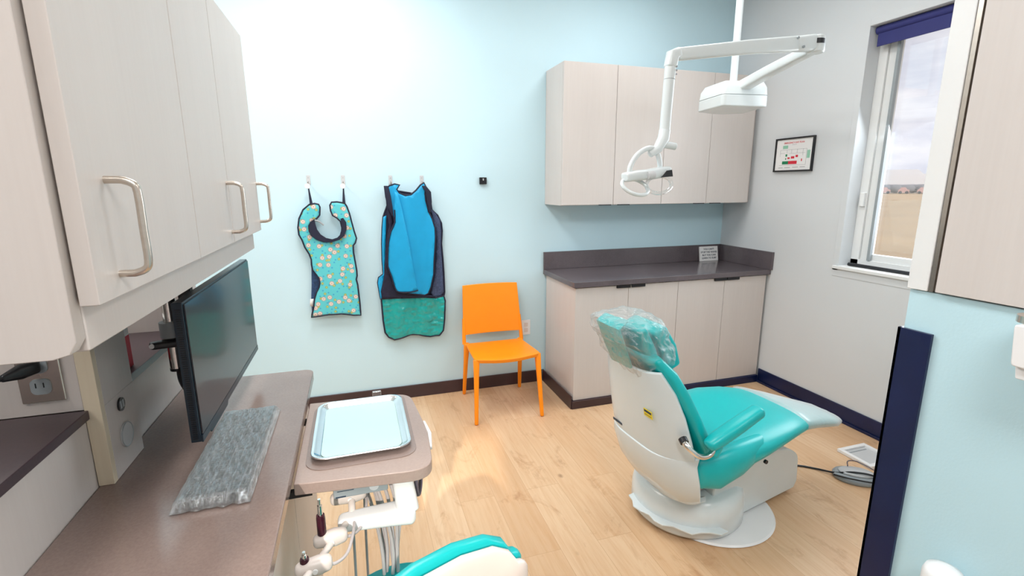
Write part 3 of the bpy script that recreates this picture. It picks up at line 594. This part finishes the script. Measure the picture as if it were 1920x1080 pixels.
# ---- keyboard in film
t = thing('keyboard', 'long keyboard wrapped in crinkled clear film on the left counter', 'keyboard', (-.34, 1.32, .921), math.radians(3))
km = Matrix.Translation((-.339, 1.318, .921)) @ Matrix.Rotation(math.radians(0), 4, 'Z')
obj('key_case', prism(rrect(-.069, .069, -.222, .222, .01), 2, .001, .016), 'grey_pl', t, xf=km, bev=.003)
bm = bmesh.new()
for r in range(6):
    for c in range(21):
        if r == 0 and 5 < c < 12: continue
        x = .056-r*.0215 if False else -.056+r*.0215; y = -.212+c*.0203; box(x, x+.0175, y, y+.0165, .016, .022, bm)
kk = obj('keys', bm, 'screen', t, xf=km, bev=.0015); kk['kind'] = 'stuff'
bm = bmesh.new(); NX, NY = 26, 76; g = {}
for i in range(NX+1):
    for j in range(NY+1):
        u, v = -1+2*i/NX, -1+2*j/NY; x = u*.078; y = v*.236
        e = min(1, (1-abs(u))*7, (1-abs(v))*12)
        n_ = noise.noise(Vector((x*90+y*25, y*12, 3)))*.55+noise.noise(Vector((x*170, y*40, 1)))*.35
        z = .002+.024*min(1, e*1.3)+.006*n_*(1 if e > .3 else .4)
        g[i, j] = bm.verts.new((x, y+.010*noise.noise(Vector((x*60, 7, 2)))*(v < -.97), max(z, .0025)))
for i in range(NX):
    for j in range(NY): bm.faces.new((g[i, j], g[i+1, j], g[i+1, j+1], g[i, j+1]))
obj('film_cover', bm, 'film_key', t, xf=km, smooth=22, label='crinkled clear film cover')
# ================================================================== delivery unit (tray table) at the left counter
ZT = .888
t = thing('delivery_unit', 'brown rounded tray table with white arm and hoses beside the left counter', 'dental unit', (0, 1.4, .4))
outl = roundpoly([(-.188, 1.182), (.150, 1.146), (.164, 1.36), (.140, 1.645), (-.188, 1.66)], [.004, .065, .08, .06, .004], 8)
obj('table_top', prism(outl, 2, ZT-.034, ZT-.0025), 'ctr_t', t, bev=.003)
inn = rrect(-.168, .120, 1.225, 1.632, (.03, .05, .05, .045))
obj('table_mat', prism(inn, 2, ZT-.0024, ZT-.0005), 'ctr_r', t, bev=.0006)
obj('slide_rail', box(-.214, -.15, 1.20, 1.215, ZT-.052, ZT-.0345), 'black', t); obj('slide_rail', box(-.214, -.15, 1.6, 1.615, ZT-.052, ZT-.0345), 'black', t)
obj('side_handle', pad([(.162, 1.30, ZT-.03), (.172, 1.38, ZT-.03), (.165, 1.46, ZT-.03)], [.006, .008, .006], [.006]*3, (0, 0, 1), 3, .004), 'white_pl', t)
obj('far_clip', box(.015, .045, 1.655, 1.668, ZT-.03, ZT+.012), 'clear', t, bev=.003)
cb = obj('control_box', box(-.10, .035, 1.185, 1.30, ZT-.066, ZT-.0345), 'grey_pl', t, bev=.004)
obj('dial', rod((.0, 1.183, ZT-.046), (.0, 1.186, ZT-.046), .012, 20), 'lt_grey', cb)
bm = bmesh.new(); box(-.095, -.07, 1.1835, 1.1845, ZT-.0625, ZT-.0595, bm); box(-.09, -.05, 1.1835, 1.1845, ZT-.046, ZT-.0445, bm); obj('marking', bm, 'ink_dark', cb)
obj('post', pad([(.072, 1.205, ZT-.036), (.076, 1.205, .81), (.082, 1.2, .755)], [.026, .028, .03], [.022, .024, .028], (1, 0, 0), 3.5, .008), 'white_pl', t)
obj('support_arm', pad([(-.082, 1.2, .742), (-.03, 1.2, .742), (.04, 1.2, .740), (.088, 1.2, .738)], [.021, .026, .03, .034], [.019, .021, .023, .025], (0, 1, 0), 4, .014), 'white_pl', t)
obj('holder_bar', rod((-.072, 1.19, .75), (-.168, .99, .757), .0085, 14), 'warm_pl', t)
obj('holder_bar', tube([(-.06, 1.215, .755), (-.06, 1.24, .77), (-.06, 1.26, .785)], .009, 12, k=3), 'warm_pl', t)
def holder(p, d=(1, .12, 0), L=.028):
    p = Vector(p); d = Vector(d).normalized()
    bm = pad([p-d*L, p-d*L*.3, p+d*L*.4, p+d*L], [.016, .019, .021, .018], [.015, .018, .020, .017], (0, 0, 1), 2.3, .012)
    h = obj('holder', bm, 'warm_pl', t); obj('button', rod(p+Vector((.004, -.021, 0)), p+Vector((.004, -.017, 0)), .006, 14), 'white_pl', h)
H1, H2, H3 = (-.110, 1.13, .757), (-.142, 1.045, .757), (-.068, 1.26, .778)
for p in (H1, H2): holder(p)
holder(H3, (1, .05, .05), .035)
hz = [((.0, 1.30), 0), ((.018, 1.31), 1), ((.03, 1.295), 2), ((.042, 1.305), 3), ((.055, 1.3), 4), ((.066, 1.31), 5), ((.012, 1.325), 6), ((.048, 1.32), 7)]
for (x, y), i in hz:
    a = random.uniform(-.03, .03); b = random.uniform(-.02, .02)
    pts = [(x-.03+i*.004, y, ZT-.036), (x-.02+a*.4, y+.01, .80), (x+a*.3, y, .70), (x-a*.4, y-.01, .55), (x+b, y+.01, .35), (x+b*2, y+.03, .12), (x+b*3, y+.06, .012)]
    obj('hose', tube(pts, .0052, 9, k=5), 'wire', t)
obj('hose_cuff', pad([(.0, 1.30, .835), (.0, 1.30, .80)], [.008]*2, [.008]*2, (1, 0, 0), 2, .003), 'yellow', t, label='yellow tube clip')
obj('hose_cuff', pad([(.035, 1.28, .845), (.035, 1.28, .82)], [.007]*2, [.007]*2, (1, 0, 0), 2, .003), 'blue_clip', t, label='blue tube clip')
bm = bmesh.new()
for i in range(6): tube([(.118+i*.0012, 1.26+.035*math.cos(a), .79+.045*math.sin(a)) for a in [2*PI*k/24 for k in range(24)]], .0032, 6, True, bm)
for v in bm.verts: v.co.x += (v.co.y-1.26)*.3
obj('coiled_tubing', bm, 'coil', t)
for p, hgt, r, lab in ((H1, .085, .0105, 'maroon handpiece with steel tip in the farther holder below tray table'), (H2, .032, .010, 'short maroon handpiece with steel collar in the nearest holder below tray table')):
    x, y, z = p; x -= .018
    q = thing('dental_handpiece', lab, 'handpiece', (x, y, z), group='handpieces below the tray table')
    obj('barrel', lathe((x, y), [(.003, z-.01), (r, z-.008), (r, z+hgt*.7), (r*.9, z+hgt*.8), (.003, z+hgt*.8)], 24), 'maroon', q)
    obj('tip', lathe((x, y), [(.006, z+hgt*.8), (.0055, z+hgt*1.1), (.0035, z+hgt*1.12), (.0035, z+hgt*1.3), (.002, z+hgt*1.3)], 20), 'chrome', q)
    obj('hose', tube([(x+.045, y, z), (x+.065, y+.01, z-.012), (x+.09, y+.05, z-.02), (x+.105, y+.12, z-.005), (x+.10, y+.2, z-.02), (x+.095, y+.23, z-.2), (x+.09, y+.24, z-.5)], .0038, 9, k=5), 'wire', q)
# metal tray
t = thing('instrument_tray', 'steel instrument tray with pale mint liner on the brown table', 'tray', (-.02, 1.41, ZT))
def ring(x0, x1, y0, y1, r, z): return [Vector((a, b, z)) for a, b in rrect(x0, x1, y0, y1, r, 8)]
x0, x1, y0, y1 = -.148, .100, 1.258, 1.605
S_ = [(0.012, .0005, .03), (0.012, .0015, .03), (.002, .014, .036), (-.004, .016, .04), (-.008, .0145, .042), (-.008, .0125, .042), (-.004, .0138, .04), (.004, .012, .034), (.014, .003, .028)]
bm = bmesh.new(); rings = []
for o_, z, r in S_: rings.append(ring(x0+o_, x1-o_, y0+o_, y1-o_, r, ZT+z))
loft(rings, bm)
obj('tray_body', bm, 'steel', t, smooth=60)
obj('tray_liner', prism(rrect(x0+.017, x1-.017, y0+.017, y1-.017, .025), 2, ZT+.0032, ZT+.0045), 'mint', t)
# ================================================================== stool back, near foreground
t = thing('operator_stool', 'teal and cream stool backrest rising at the bottom edge', 'stool', (.08, 1.0, 0))
sm = FX((.125, .93, .79), (.937, .35, 0), (0, 0, 1))
arc = lambda x, o: (x, -.16, o+.7*x*x)
obj('backrest_cushion', pad([arc(x, -.024) for x in (-.195, -.175, -.13, -.05, .05, .13, .175, .195)], [.095, .13, .155, .165, .165, .155, .13, .095], [.024]*8, (0, 1, 0), 4, .03, K=44), 'teal', t, xf=sm, smooth=60)
obj('backrest_shell', pad([arc(x, .012) for x in (-.19, -.17, -.13, -.05, .05, .13, .17, .19)], [.09, .123, .148, .158, .158, .148, .123, .09], [.015]*8, (0, 1, 0), 4, .028, K=44), 'warm_pl', t, xf=sm, smooth=60)
obj('back_post', tube([sm @ Vector((0, -.2, .02)), sm @ Vector((0, -.42, .05)), sm @ Vector((0, -.40, -.05)), sm @ Vector((0, -.40, -.16))], .014, 12, k=4), 'chrome', t)
c0 = sm @ Vector((0, 0, -.22)); c0 = (c0.x, c0.y)
obj('seat', lathe(c0, [(.01, .40), (.19, .40), (.205, .42), (.205, .45), (.19, .475), (.01, .48)]), 'teal', t, smooth=60)
obj('gas_lift', cyl(c0, .025, .10, .40), 'chrome', t)
for k in range(5):
    a = k*2*PI/5+.3; e = (c0[0]+.24*math.cos(a), c0[1]+.24*math.sin(a)); l = obj('leg', pad([(c0[0], c0[1], .095), (e[0], e[1], .068)], [.02, .013], [.014, .01], (-math.sin(a), math.cos(a), 0), 3, .006), 'lt_grey', t)
    obj('castor', tube([(e[0]-.012*math.sin(a), e[1]+.012*math.cos(a), .027), (e[0]+.012*math.sin(a), e[1]-.012*math.cos(a), .027)], .026, 16), 'black', l)
# ================================================================== dental chair
bmx = Matrix.Translation((1.5, 1.83, 0)) @ Matrix.Rotation(math.radians(12), 4, 'Z')
umx = Matrix.Translation((1.15, 1.72, 0)) @ Matrix.Rotation(math.radians(5), 4, 'Z')
t = thing('dental_chair', 'teal cushioned dental chair with white shell back in room centre', 'dental chair', (1.5, 1.83, 0), math.radians(12))
obj('floor_plate', lathe((1.62, 1.80), [(.005, .0008), (.298, .0008), (.303, .005), (.295, .012), (.005, .013)], 64), 'white_pl', t)
obj('base_dome', lathe((0, 0), [(.01, .014), (.255, .014), (.266, .03), (.266, .12), (.255, .17), (.225, .198), (.16, .206), (.01, .207)], 64), 'white_mt', t, xf=bmx, smooth=60)
fl = [(.262*math.cos(a)*(1+.0*k), .262*math.sin(a)) for k, a in enumerate([math.radians(x) for x in range(150, 262, 8)])]
flo = [((.300+.012*math.sin(k*1.9))*math.cos(a), (.300+.012*math.sin(k*1.9))*math.sin(a)) for k, a in enumerate([math.radians(x) for x in range(258, 148, -8)])]
obj('base_flange', prism(fl+flo, 2, .075, .083), 'white_mt', t, xf=bmx, bev=.002)
side = roundpoly([(-.03, .022), (.60, .022), (.625, .06), (.61, .215), (.52, .275), (.16, .36), (-.04, .40), (-.06, .20)], [.01, .01, .01, .04, .05, .05, .02, .02], 5)
obj('base_housing', prism(side, 1, -.20, .20), 'white_mt', t, xf=bmx, bev=.022, seg=4, smooth=50)
obj('lift_column', box(-.20, -.03, -.13, .13, .2, .36), 'white_mt', t, xf=bmx, bev=.03, seg=4)
obj('lift_cover', lathe((-.10, -.02), [(.01, .208), (.13, .21), (.16, .26), (.165, .30), (.15, .33), (.01, .335)], 40), 'warm_pl', t, xf=bmx, smooth=60)
# seat
def P_(L): return [(x, 0, z) for x, z in L]
xs = [.13, .17, .23, .32, .44, .56, .68, .80, .90]
zc = [.455, .445, .452, .475, .495, .512, .512, .496, .468]
hb = [.085, .095, .095, .08, .062, .052, .046, .042, .038]
aw = [.225, .255, .28, .30, .30, .285, .255, .215, .185]
obj('seat', pad([(x, 0, z) for x, z in zip(xs, zc)], aw, hb, (0, 1, 0), 2.7, .03, K=40), 'teal', t, xf=umx, smooth=60)
for s in (-1, 1):
    obj('seat_bolster', pad([(.115, s*.245, .438), (.17, s*.258, .447), (.28, s*.262, .475), (.42, s*.245, .497), (.58, s*.19, .505)], [.035, .052, .052, .04, .012], [.068, .085, .075, .05, .012], (0, 1, 0), 2.1, .03, K=32), 'teal', t, xf=umx, smooth=60)
xs = [.90, .98, 1.06, 1.12, 1.165]; zc = [.468, .445, .422, .405, .395]
obj('leg_rest', pad([(x, 0, z) for x, z in zip(xs, zc)], [.18, .16, .145, .13, .11], [.036, .033, .03, .026, .022], (0, 1, 0), 2.7, .02, K=32), 'teal', t, xf=umx, smooth=60)
bm = pad([(x, 0, z+.002) for x, z in zip([.78]+xs, [.502]+zc)], [.228, .192, .170, .157, .142, .125], [.048, .044, .040, .037, .033, .03], (0, 1, 0), 2.6, .028, K=40)
for v in bm.verts:
    n_ = noise.noise(v.co*22)*.5+noise.noise(v.co*60)*.3; v.co += Vector((0, n_*.006, n_*.006)); 
obj('foot_cover', bm, 'film_foot', t, xf=umx, smooth=40, label='frosted plastic cover over the foot end')
obj('under_frame', box(.10, .52, -.12, .12, .33, .40), 'black', t, xf=umx, bev=.02)
# back: shell, lower cover and cushion
bp = [(.25, .185), (.15, .212), (.065, .268), (.005, .355), (-.032, .46), (-.058, .57), (-.080, .68), (-.100, .78), (-.118, .872)]
def shell(path, hw, wrap, th, n=26):
    P = [Vector((x, 0, z)) for x, z in path]; secs = []
    for i, p in enumerate(P):
        T = (P[min(i+1, len(P)-1)]-P[max(i-1, 0)]).normalized(); F = Vector((T.z, 0, -T.x))
        outer, inner = [], []
        for k in range(n+1):
            s = -1+2*k/n; w = wrap[i]*abs(s)**4
            outer.append(p+Vector((0, s*hw[i], 0))+F*w); inner.append(p+Vector((0, s*(hw[i]-th*.8), 0))+F*(w*1.0+th))
        secs.append(outer+inner[::-1])
    return loft(secs)
hw = [.15, .20, .245, .262, .264, .258, .245, .222, .185]
wr = [.03, .055, .08, .10, .105, .10, .09, .075, .045]
obj('back_shell', shell(bp, hw, wr, .014), 'white_mt', t, xf=umx, smooth=60, bev=.004)
obj('lower_cover', shell([(x-.008, z-.004) for x, z in bp[:5]]+[(-.048, .505)], [h_+.007 for h_ in hw[:5]]+[.268], [w_+.004 for w_ in wr[:5]]+[.127], .012), 'white_mt', t, xf=umx, smooth=60, bev=.005)
cp = [(.225, .35), (.195, .42), (.155, .50), (.115, .585), (.068, .68), (.020, .78), (-.024, .865), (-.062, .915)]
obj('back_cushion', pad([(x, 0, z) for x, z in cp], [.215, .245, .262, .266, .260, .243, .215, .175], [.042, .044, .044, .044, .043, .040, .036, .030], (0, 1, 0), 3.2, .02, K=40), 'teal', t, xf=umx, smooth=60)
# labels
def onback(s, f, off=.0): # point on rear surface, f fraction index along bp
    i = int(f); g_ = f-i; a, b = Vector((bp[i][0], 0, bp[i][1])), Vector((bp[i+1][0], 0, bp[i+1][1])); T = (b-a).normalized(); F = Vector((T.z, 0, -T.x))
    return a.lerp(b, g_)+Vector((0, s, 0))-F*off, T, F
p, T, F = onback(-.13, 6.1, -.0025); lm = umx @ FX(p, (0, -1, 0), T)
lb = obj('warning_label', box(-.026, .026, -.017, .017, -.0008, .0008), 'yellow', t, xf=lm, label='yellow warning label')
obj('warning_bar', box(-.023, .023, .003, .013, .0009, .0014), 'ink_dark', lb, xf=lm); obj('warning_text', box(-.021, .021, -.009, -.007, .0009, .0014), 'ink_dark', lb, xf=lm)
p, T, F = onback(.115, 4.7, -.001); lm = umx @ FX(p, (0, -1, 0), T)
obj('rating_label', box(-.035, .035, -.006, .006, -.001, .0012), 'ink_dark', t, xf=lm, label='dark strip label low on shell')
# headrest
obj('headrest_pad', pad([(.055, 0, .875), (.022, 0, .95), (-.012, 0, 1.02)], [.12, .125, .11], [.034, .040, .034], (0, 1, 0), 6, .014, K=36), 'teal', t, xf=umx, smooth=60)
obj('headrest_pad', pad([(-.025, 0, .865), (-.062, 0, .95), (-.098, 0, 1.03)], [.115, .12, .11], [.022, .026, .022], (0, 1, 0), 4, .014, K=32), 'teal', t, xf=umx, smooth=60)
obj('headrest_bar', box(-.05, .0, -.03, .03, .80, .93), 'grey_pl', t, xf=umx, bev=.006)
bm = pad([(-.082, .02, .795), (-.115, .02, .87), (-.155, .02, .96), (-.188, .02, 1.04), (-.150, .02, 1.066)], [.065, .08, .085, .085, .08], [.005]*5, (0, 1, 0), 4, .003, K=32)
obj('headrest_strap', bm, 'teal', t, xf=umx, smooth=60, label='flat teal strap behind the headrest')
bm = bmesh.new(); bmesh.ops.create_icosphere(bm, subdivisions=5, radius=1)
for v in bm.verts:
    d = v.co.normalized(); k = 1/(abs(d.x)**4+abs(d.y)**4+abs(d.z)**4)**.25
    x, y, z = d.x*.105*k, d.y*.145*k, d.z*.128*k
    z_ = .955+z; x_ = -.062+x-(z*.42); n_ = noise.noise(Vector((x_*9, y*9, z_*9)))*.6+abs(noise.noise(Vector((x_*30, y*30, z_*30))))*.5+abs(noise.noise(Vector((x_*70, y*70, z_*70))))*.2
    s = 1 if z > -.06 else max(.62, 1-(-.06-z)*4)
    v.co = Vector((x_*1, y*s, z_))+d*(.036*n_)+Vector((-.02*(d.x < -.5 and d.z > .2), 0, 0))
obj('headrest_bag', bm, 'film', t, xf=umx, smooth=20, label='crinkled clear bag over the headrest')
# armrest
obj('armrest', pad([(.08, -.315, .615), (.11, -.318, .632), (.20, -.325, .675), (.30, -.325, .715)], [.028, .034, .034, .032], [.022, .026, .026, .024], (0, 1, 0), 2.8, .018), 'teal', t, xf=umx, smooth=60)
obj('armrest_foot', pad([(.115, -.315, .60), (.10, -.315, .568)], [.02, .018], [.018, .014], (0, 1, 0), 3, .008), 'teal', t, xf=umx, smooth=60)
obj('armrest_bar', tube([(-.01, -.265, .625), (-.012, -.285, .612), (.01, -.305, .588), (.04, -.315, .570), (.075, -.318, .572), (.10, -.316, .590)], .011, 14, k=5), 'chrome', t, xf=umx)
obj('bar_socket', rod((-.008, -.255, .629), (-.011, -.272, .619), .017, 18), 'black', t, xf=umx)
obj('seat_knob', rod((.44, -.275, .435), (.44, -.285, .435), .009, 14), 'black', t, xf=umx)
# far-side armrest sliver seen left of the shell
# ================================================================== foot control, cable, floor box
t = thing('foot_control', 'grey oval foot control pedal with black cable on the wood floor', 'pedal', (2.55, 1.74, 0))
fm = Matrix.Translation((2.56, 1.745, 0)) @ Matrix.Rotation(math.radians(-35), 4, 'Z')
obj('pedal_base', loft([ell((0, 0, z), (1, 0, 0), (0, 1, 0), .115*s, .085*s, 2.2, 40) for z, s in ((.001, .97), (.004, 1), (.016, 1), (.024, .95), (.027, .8))]), 'grey_pl', t, xf=fm, smooth=60)
obj('pedal_disc', loft([ell((.0, .01, z), (1, 0, 0), (0, 1, 0), .085*s, .05*s, 2.2, 36) for z, s in ((.0275, .97), (.033, 1), (.040, .9))]), 'lt_grey', t, xf=fm, smooth=60)
obj('pedal_guard', tube([(-.118, -.03, .02), (-.06, -.075, .035), (.03, -.09, .038), (.10, -.06, .03), (.122, 0, .02)], .0045, 10, k=6), 'black', t, xf=fm)
obj('cable', tube([(2.10, 2.02, .008), (2.33, 1.945, .007), (2.42, 1.88, .007), (2.47, 1.80, .02), (2.53, 1.74, .046), (2.60, 1.68, .046), (2.68, 1.60, .01)], .0055, 8, k=6), 'black', t)
obj('loop_cable', tube([(2.56, 1.80, .045), (2.60, 1.83, .05), (2.66, 1.82, .04), (2.70, 1.76, .02), (2.70, 1.70, .008)], .003, 8, k=6), 'coil', t)
t = thing('floor_box', 'white square floor box with recessed tray near the right wall', 'box', (2.83, 1.88, 0))
fm = FX((2.83, 1.885, 0), (.98, .0, 0), (0, 1, 0)); bm = bmesh.new()
for a in ((-.11, .11, .08, .105), (-.11, .11, -.105, -.08), (-.11, -.085, -.08, .08), (.085, .11, -.08, .08)): box(*a, .0008, .02, bm)
obj('frame', bm, 'white_pl', t, xf=fm, bev=.002)
obj('lid', box(-.084, .084, -.079, .079, .0008, .008), 'lt_grey', t, xf=fm); obj('lid_slot', box(-.07, .07, .055, .062, .0085, .010), 'grey_pl', t, xf=fm)
# ================================================================== ceiling lamp on its arm
t = thing('operatory_light', 'white articulated dental lamp hanging on a ceiling arm', 'lamp', (2.37, 2.72, 3.2))
Hh = Vector((1.39, 2.0, 2.17)); J = Vector((2.19, 2.0, 2.275)); B = Vector((2.37, 2.70, 2.19))
obj('ceiling_pole', cyl((2.345, 2.72), .022, 2.23, 3.199), 'white_mt', t)
bd = (J-B); bd.z = 0; bd.normalize(); pr = bd.cross(Vector((0, 0, 1)))
bxm = FX((B.x, B.y, 2.165), (-.25, .97, 0), (-.97, -.25, 0)); 
ho = roundpoly([(-.19, -.17), (.12, -.17), (.15, .12), (.02, .19), (-.19, .12)], .03, 4)
hx = Matrix.Translation((2.385, 2.74, 0)) @ Matrix.Rotation(math.radians(-8), 4, 'Z')
obj('pivot_housing', prism(ho, 2, 2.075, 2.145), 'white_mt', t, xf=hx, bev=.008)
obj('pivot_cover', loft([[Vector((x*s, y*s, z)) for x, y in ho] for z, s in ((2.1455, .995), (2.19, .97), (2.225, .86), (2.235, .6))]), 'white_mt', t, xf=hx, smooth=50)
d = (J-B).normalized(); up = Vector((0, 0, 1))
obj('extension_arm', pad([B+Vector((-.02, .0, .0)), B.lerp(J, .5), J+Vector((0, .0, -.02))], [.040, .033, .028], [.032, .028, .024], up.cross(d).normalized(), 5, .01), 'white_mt', t, smooth=50)
ob = obj('elbow', cyl((J.x+.005, J.y), .040, J.z-.045, J.z+.035), 'white_mt', t, bev=.008)
obj('elbow_gap', cyl((J.x, J.y), .0415, J.z-.006, J.z+.016), 'black', ob)
K1 = J+Vector((-.03, 0, .0))
obj('elbow_fork', pad([J+Vector((-.02, 0, .0)), J+Vector((-.12, 0, -.012))], [.032, .03], [.038, .034], (0, 1, 0), 4, .01), 'white_mt', t, smooth=50)
obj('spring_arm', pad([J+Vector((-.125, 0, -.012)), Hh.lerp(J, .5)+Vector((0, 0, .006)), Hh+Vector((.02, 0, 0))], [.026, .024, .022], [.034, .030, .026], (0, 1, 0), 5, .008), 'white_mt', t, smooth=50)
for q in (J+Vector((-.14, -.028, .008)), J+Vector((-.105, -.031, -.03))): obj('bolt', rod(q, q+Vector((0, -.006, 0)), .006, 12), 'grey_pl', t)
obj('knuckle', pad([Hh+Vector((.022, 0, .005)), Hh+Vector((-.004, 0, -.004)), Hh+Vector((-.012, 0, -.05))], [.024, .027, .026], [.024, .028, .026], (0, 1, 0), 3, .008), 'white_mt', t, smooth=60)
obj('drop_tube', rod(Hh+Vector((-.012, 0, -.05)), Hh+Vector((-.022, 0, -.325)), .0245, 24), 'white_mt', t)
obj('tube_joint', rod(Hh+Vector((-.0135, 0, -.105)), Hh+Vector((-.0136, 0, -.1075)), .0252, 24), 'grey_pl', t)
for k in range(3): obj('tube_screw', rod(Hh+Vector((.005, -.022, -.055-k*.016)), Hh+Vector((.006, -.024, -.055-k*.016)), .004, 8), 'ink_grey', t)
obj('neck', pad([Hh+Vector((-.022, 0, -.325)), Hh+Vector((-.026, 0, -.36)), Hh+Vector((-.06, -.01, -.405)), Hh+Vector((-.10, -.015, -.43))], [.025, .026, .021, .016], [.025, .026, .021, .016], (0, 1, 0), 2.3, .006), 'white_mt', t, smooth=60)
obj('neck_knob', rod(Hh+Vector((-.03, 0, -.385)), Hh+Vector((.035, -.01, -.395)), .016, 20), 'white_mt', t, bev=.003)
LC = Vector((1.285, 1.985, 1.645))   # lamp head centre
lm = Matrix.Translation(LC) @ Matrix.Rotation(math.radians(6), 4, 'Z') @ Matrix.Rotation(math.radians(-4), 4, 'Y')
obj('yoke', tube([(-.105, 0, .0), (-.10, 0, .045), (-.06, 0, .095), (0, 0, .12), (.045, 0, .105), (.065, 0, .05), (.06, 0, .0)], .0115, 12, k=5), 'white_mt', t, xf=lm, smooth=60)
hd = obj('lamp_head', pad([(-.125, 0, .0), (-.08, 0, .004), (0, 0, .004), (.07, 0, .010), (.105, 0, .012)], [.028, .034, .038, .034, .03], [.021, .023, .024, .025, .022], (0, 1, 0), 3.6, .008), 'white_mt', t, xf=lm, smooth=50)
obj('sensor_panel', prism([(.045, -.012), (.105, -.012), (.100, .018), (.075, .016)], 1, -.042, -.030), 'black', hd, xf=lm)
obj('reflector_edge', rod((-.035, -.035, .0), (.0, -.035, .002), .018, 20), 'lt_grey', hd, xf=lm)
for s, x in ((-1, -.082), (1, .052)):
    obj('loop_handle', tube([(x+.068*math.cos(a)*1.0, -.01+.03*math.sin(a), -.045+.036*math.sin(a)+.01*math.cos(a)*s) for a in [2*PI*k/28 for k in range(28)]], .0085, 10, True), 'clear' if s > 0 else 'white_mt', t, xf=lm)
# ================================================================== right divider
struct('wall_divider', box(1.10, 1.40, -1.2, .700, 0, 1.386), 'wall_div')
t = thing('wall_cabinet', 'pale cabinet with metal edged door in the right foreground', 'cabinet', (1.25, .0, 1.388))
obj('cabinet_body', box(1.112, 1.40, -1.2, .70, 1.388, 2.14), 'lam', t)
obj('end_stile', box(1.094, 1.111, .666, .704, 1.388, 2.14), 'white_trim', t, bev=.0015)
obj('metal_edge', box(1.095, 1.111, .6555, .6635, 1.388, 2.14), 'nickel', t, label='thin bronze metal strip')
for i in range(4): obj('door', box(1.090, 1.111, .652-(i+1)*.455, .652-i*.455-.003, 1.390, 2.14), 'lam', t, bev=.001)
bm = box(1.092, 1.0995, .642, .7075, .001, 1.303); box(1.092, 1.11, .7005, .7075, .001, 1.303, bm); 
tag(obj('corner_guard', bm, 'base', bev=.0008), 'navy corner guard strip on the aqua divider end', 'guard')
t = thing('soap_dispenser', 'white wall dispenser under the right foreground cabinet', 'dispenser', (1.05, .43, 1.28))
obj('housing', prism(roundpoly([(.335, 1.305), (.48, 1.305), (.486, 1.375), (.335, 1.375)], .006, 3), 0, 1.02, 1.0985), 'white_pl', t, bev=.003)
obj('lower_tray', prism(roundpoly([(.34, 1.288), (.475, 1.283), (.478, 1.3045), (.34, 1.3045)], .003, 3), 0, 1.03, 1.0985), 'white_pl', t, bev=.002)
obj('bracket', rod((1.06, .475, 1.3755), (1.06, .475, 1.387), .026, 28), 'nickel', t)
t = thing('cup_dispenser', 'rounded white canister top mounted low on the aqua divider', 'dispenser', (1.05, .52, .72))
obj('canister', lathe((1.052, .525), [(.005, .70), (.030, .70), (.033, .71), (.033, .850), (.029, .862), (.015, .868), (.003, .869)], 36), 'white_pl', t, smooth=60)
obj('mount', box(1.08, 1.0985, .51, .54, .74, .82), 'white_pl', t)
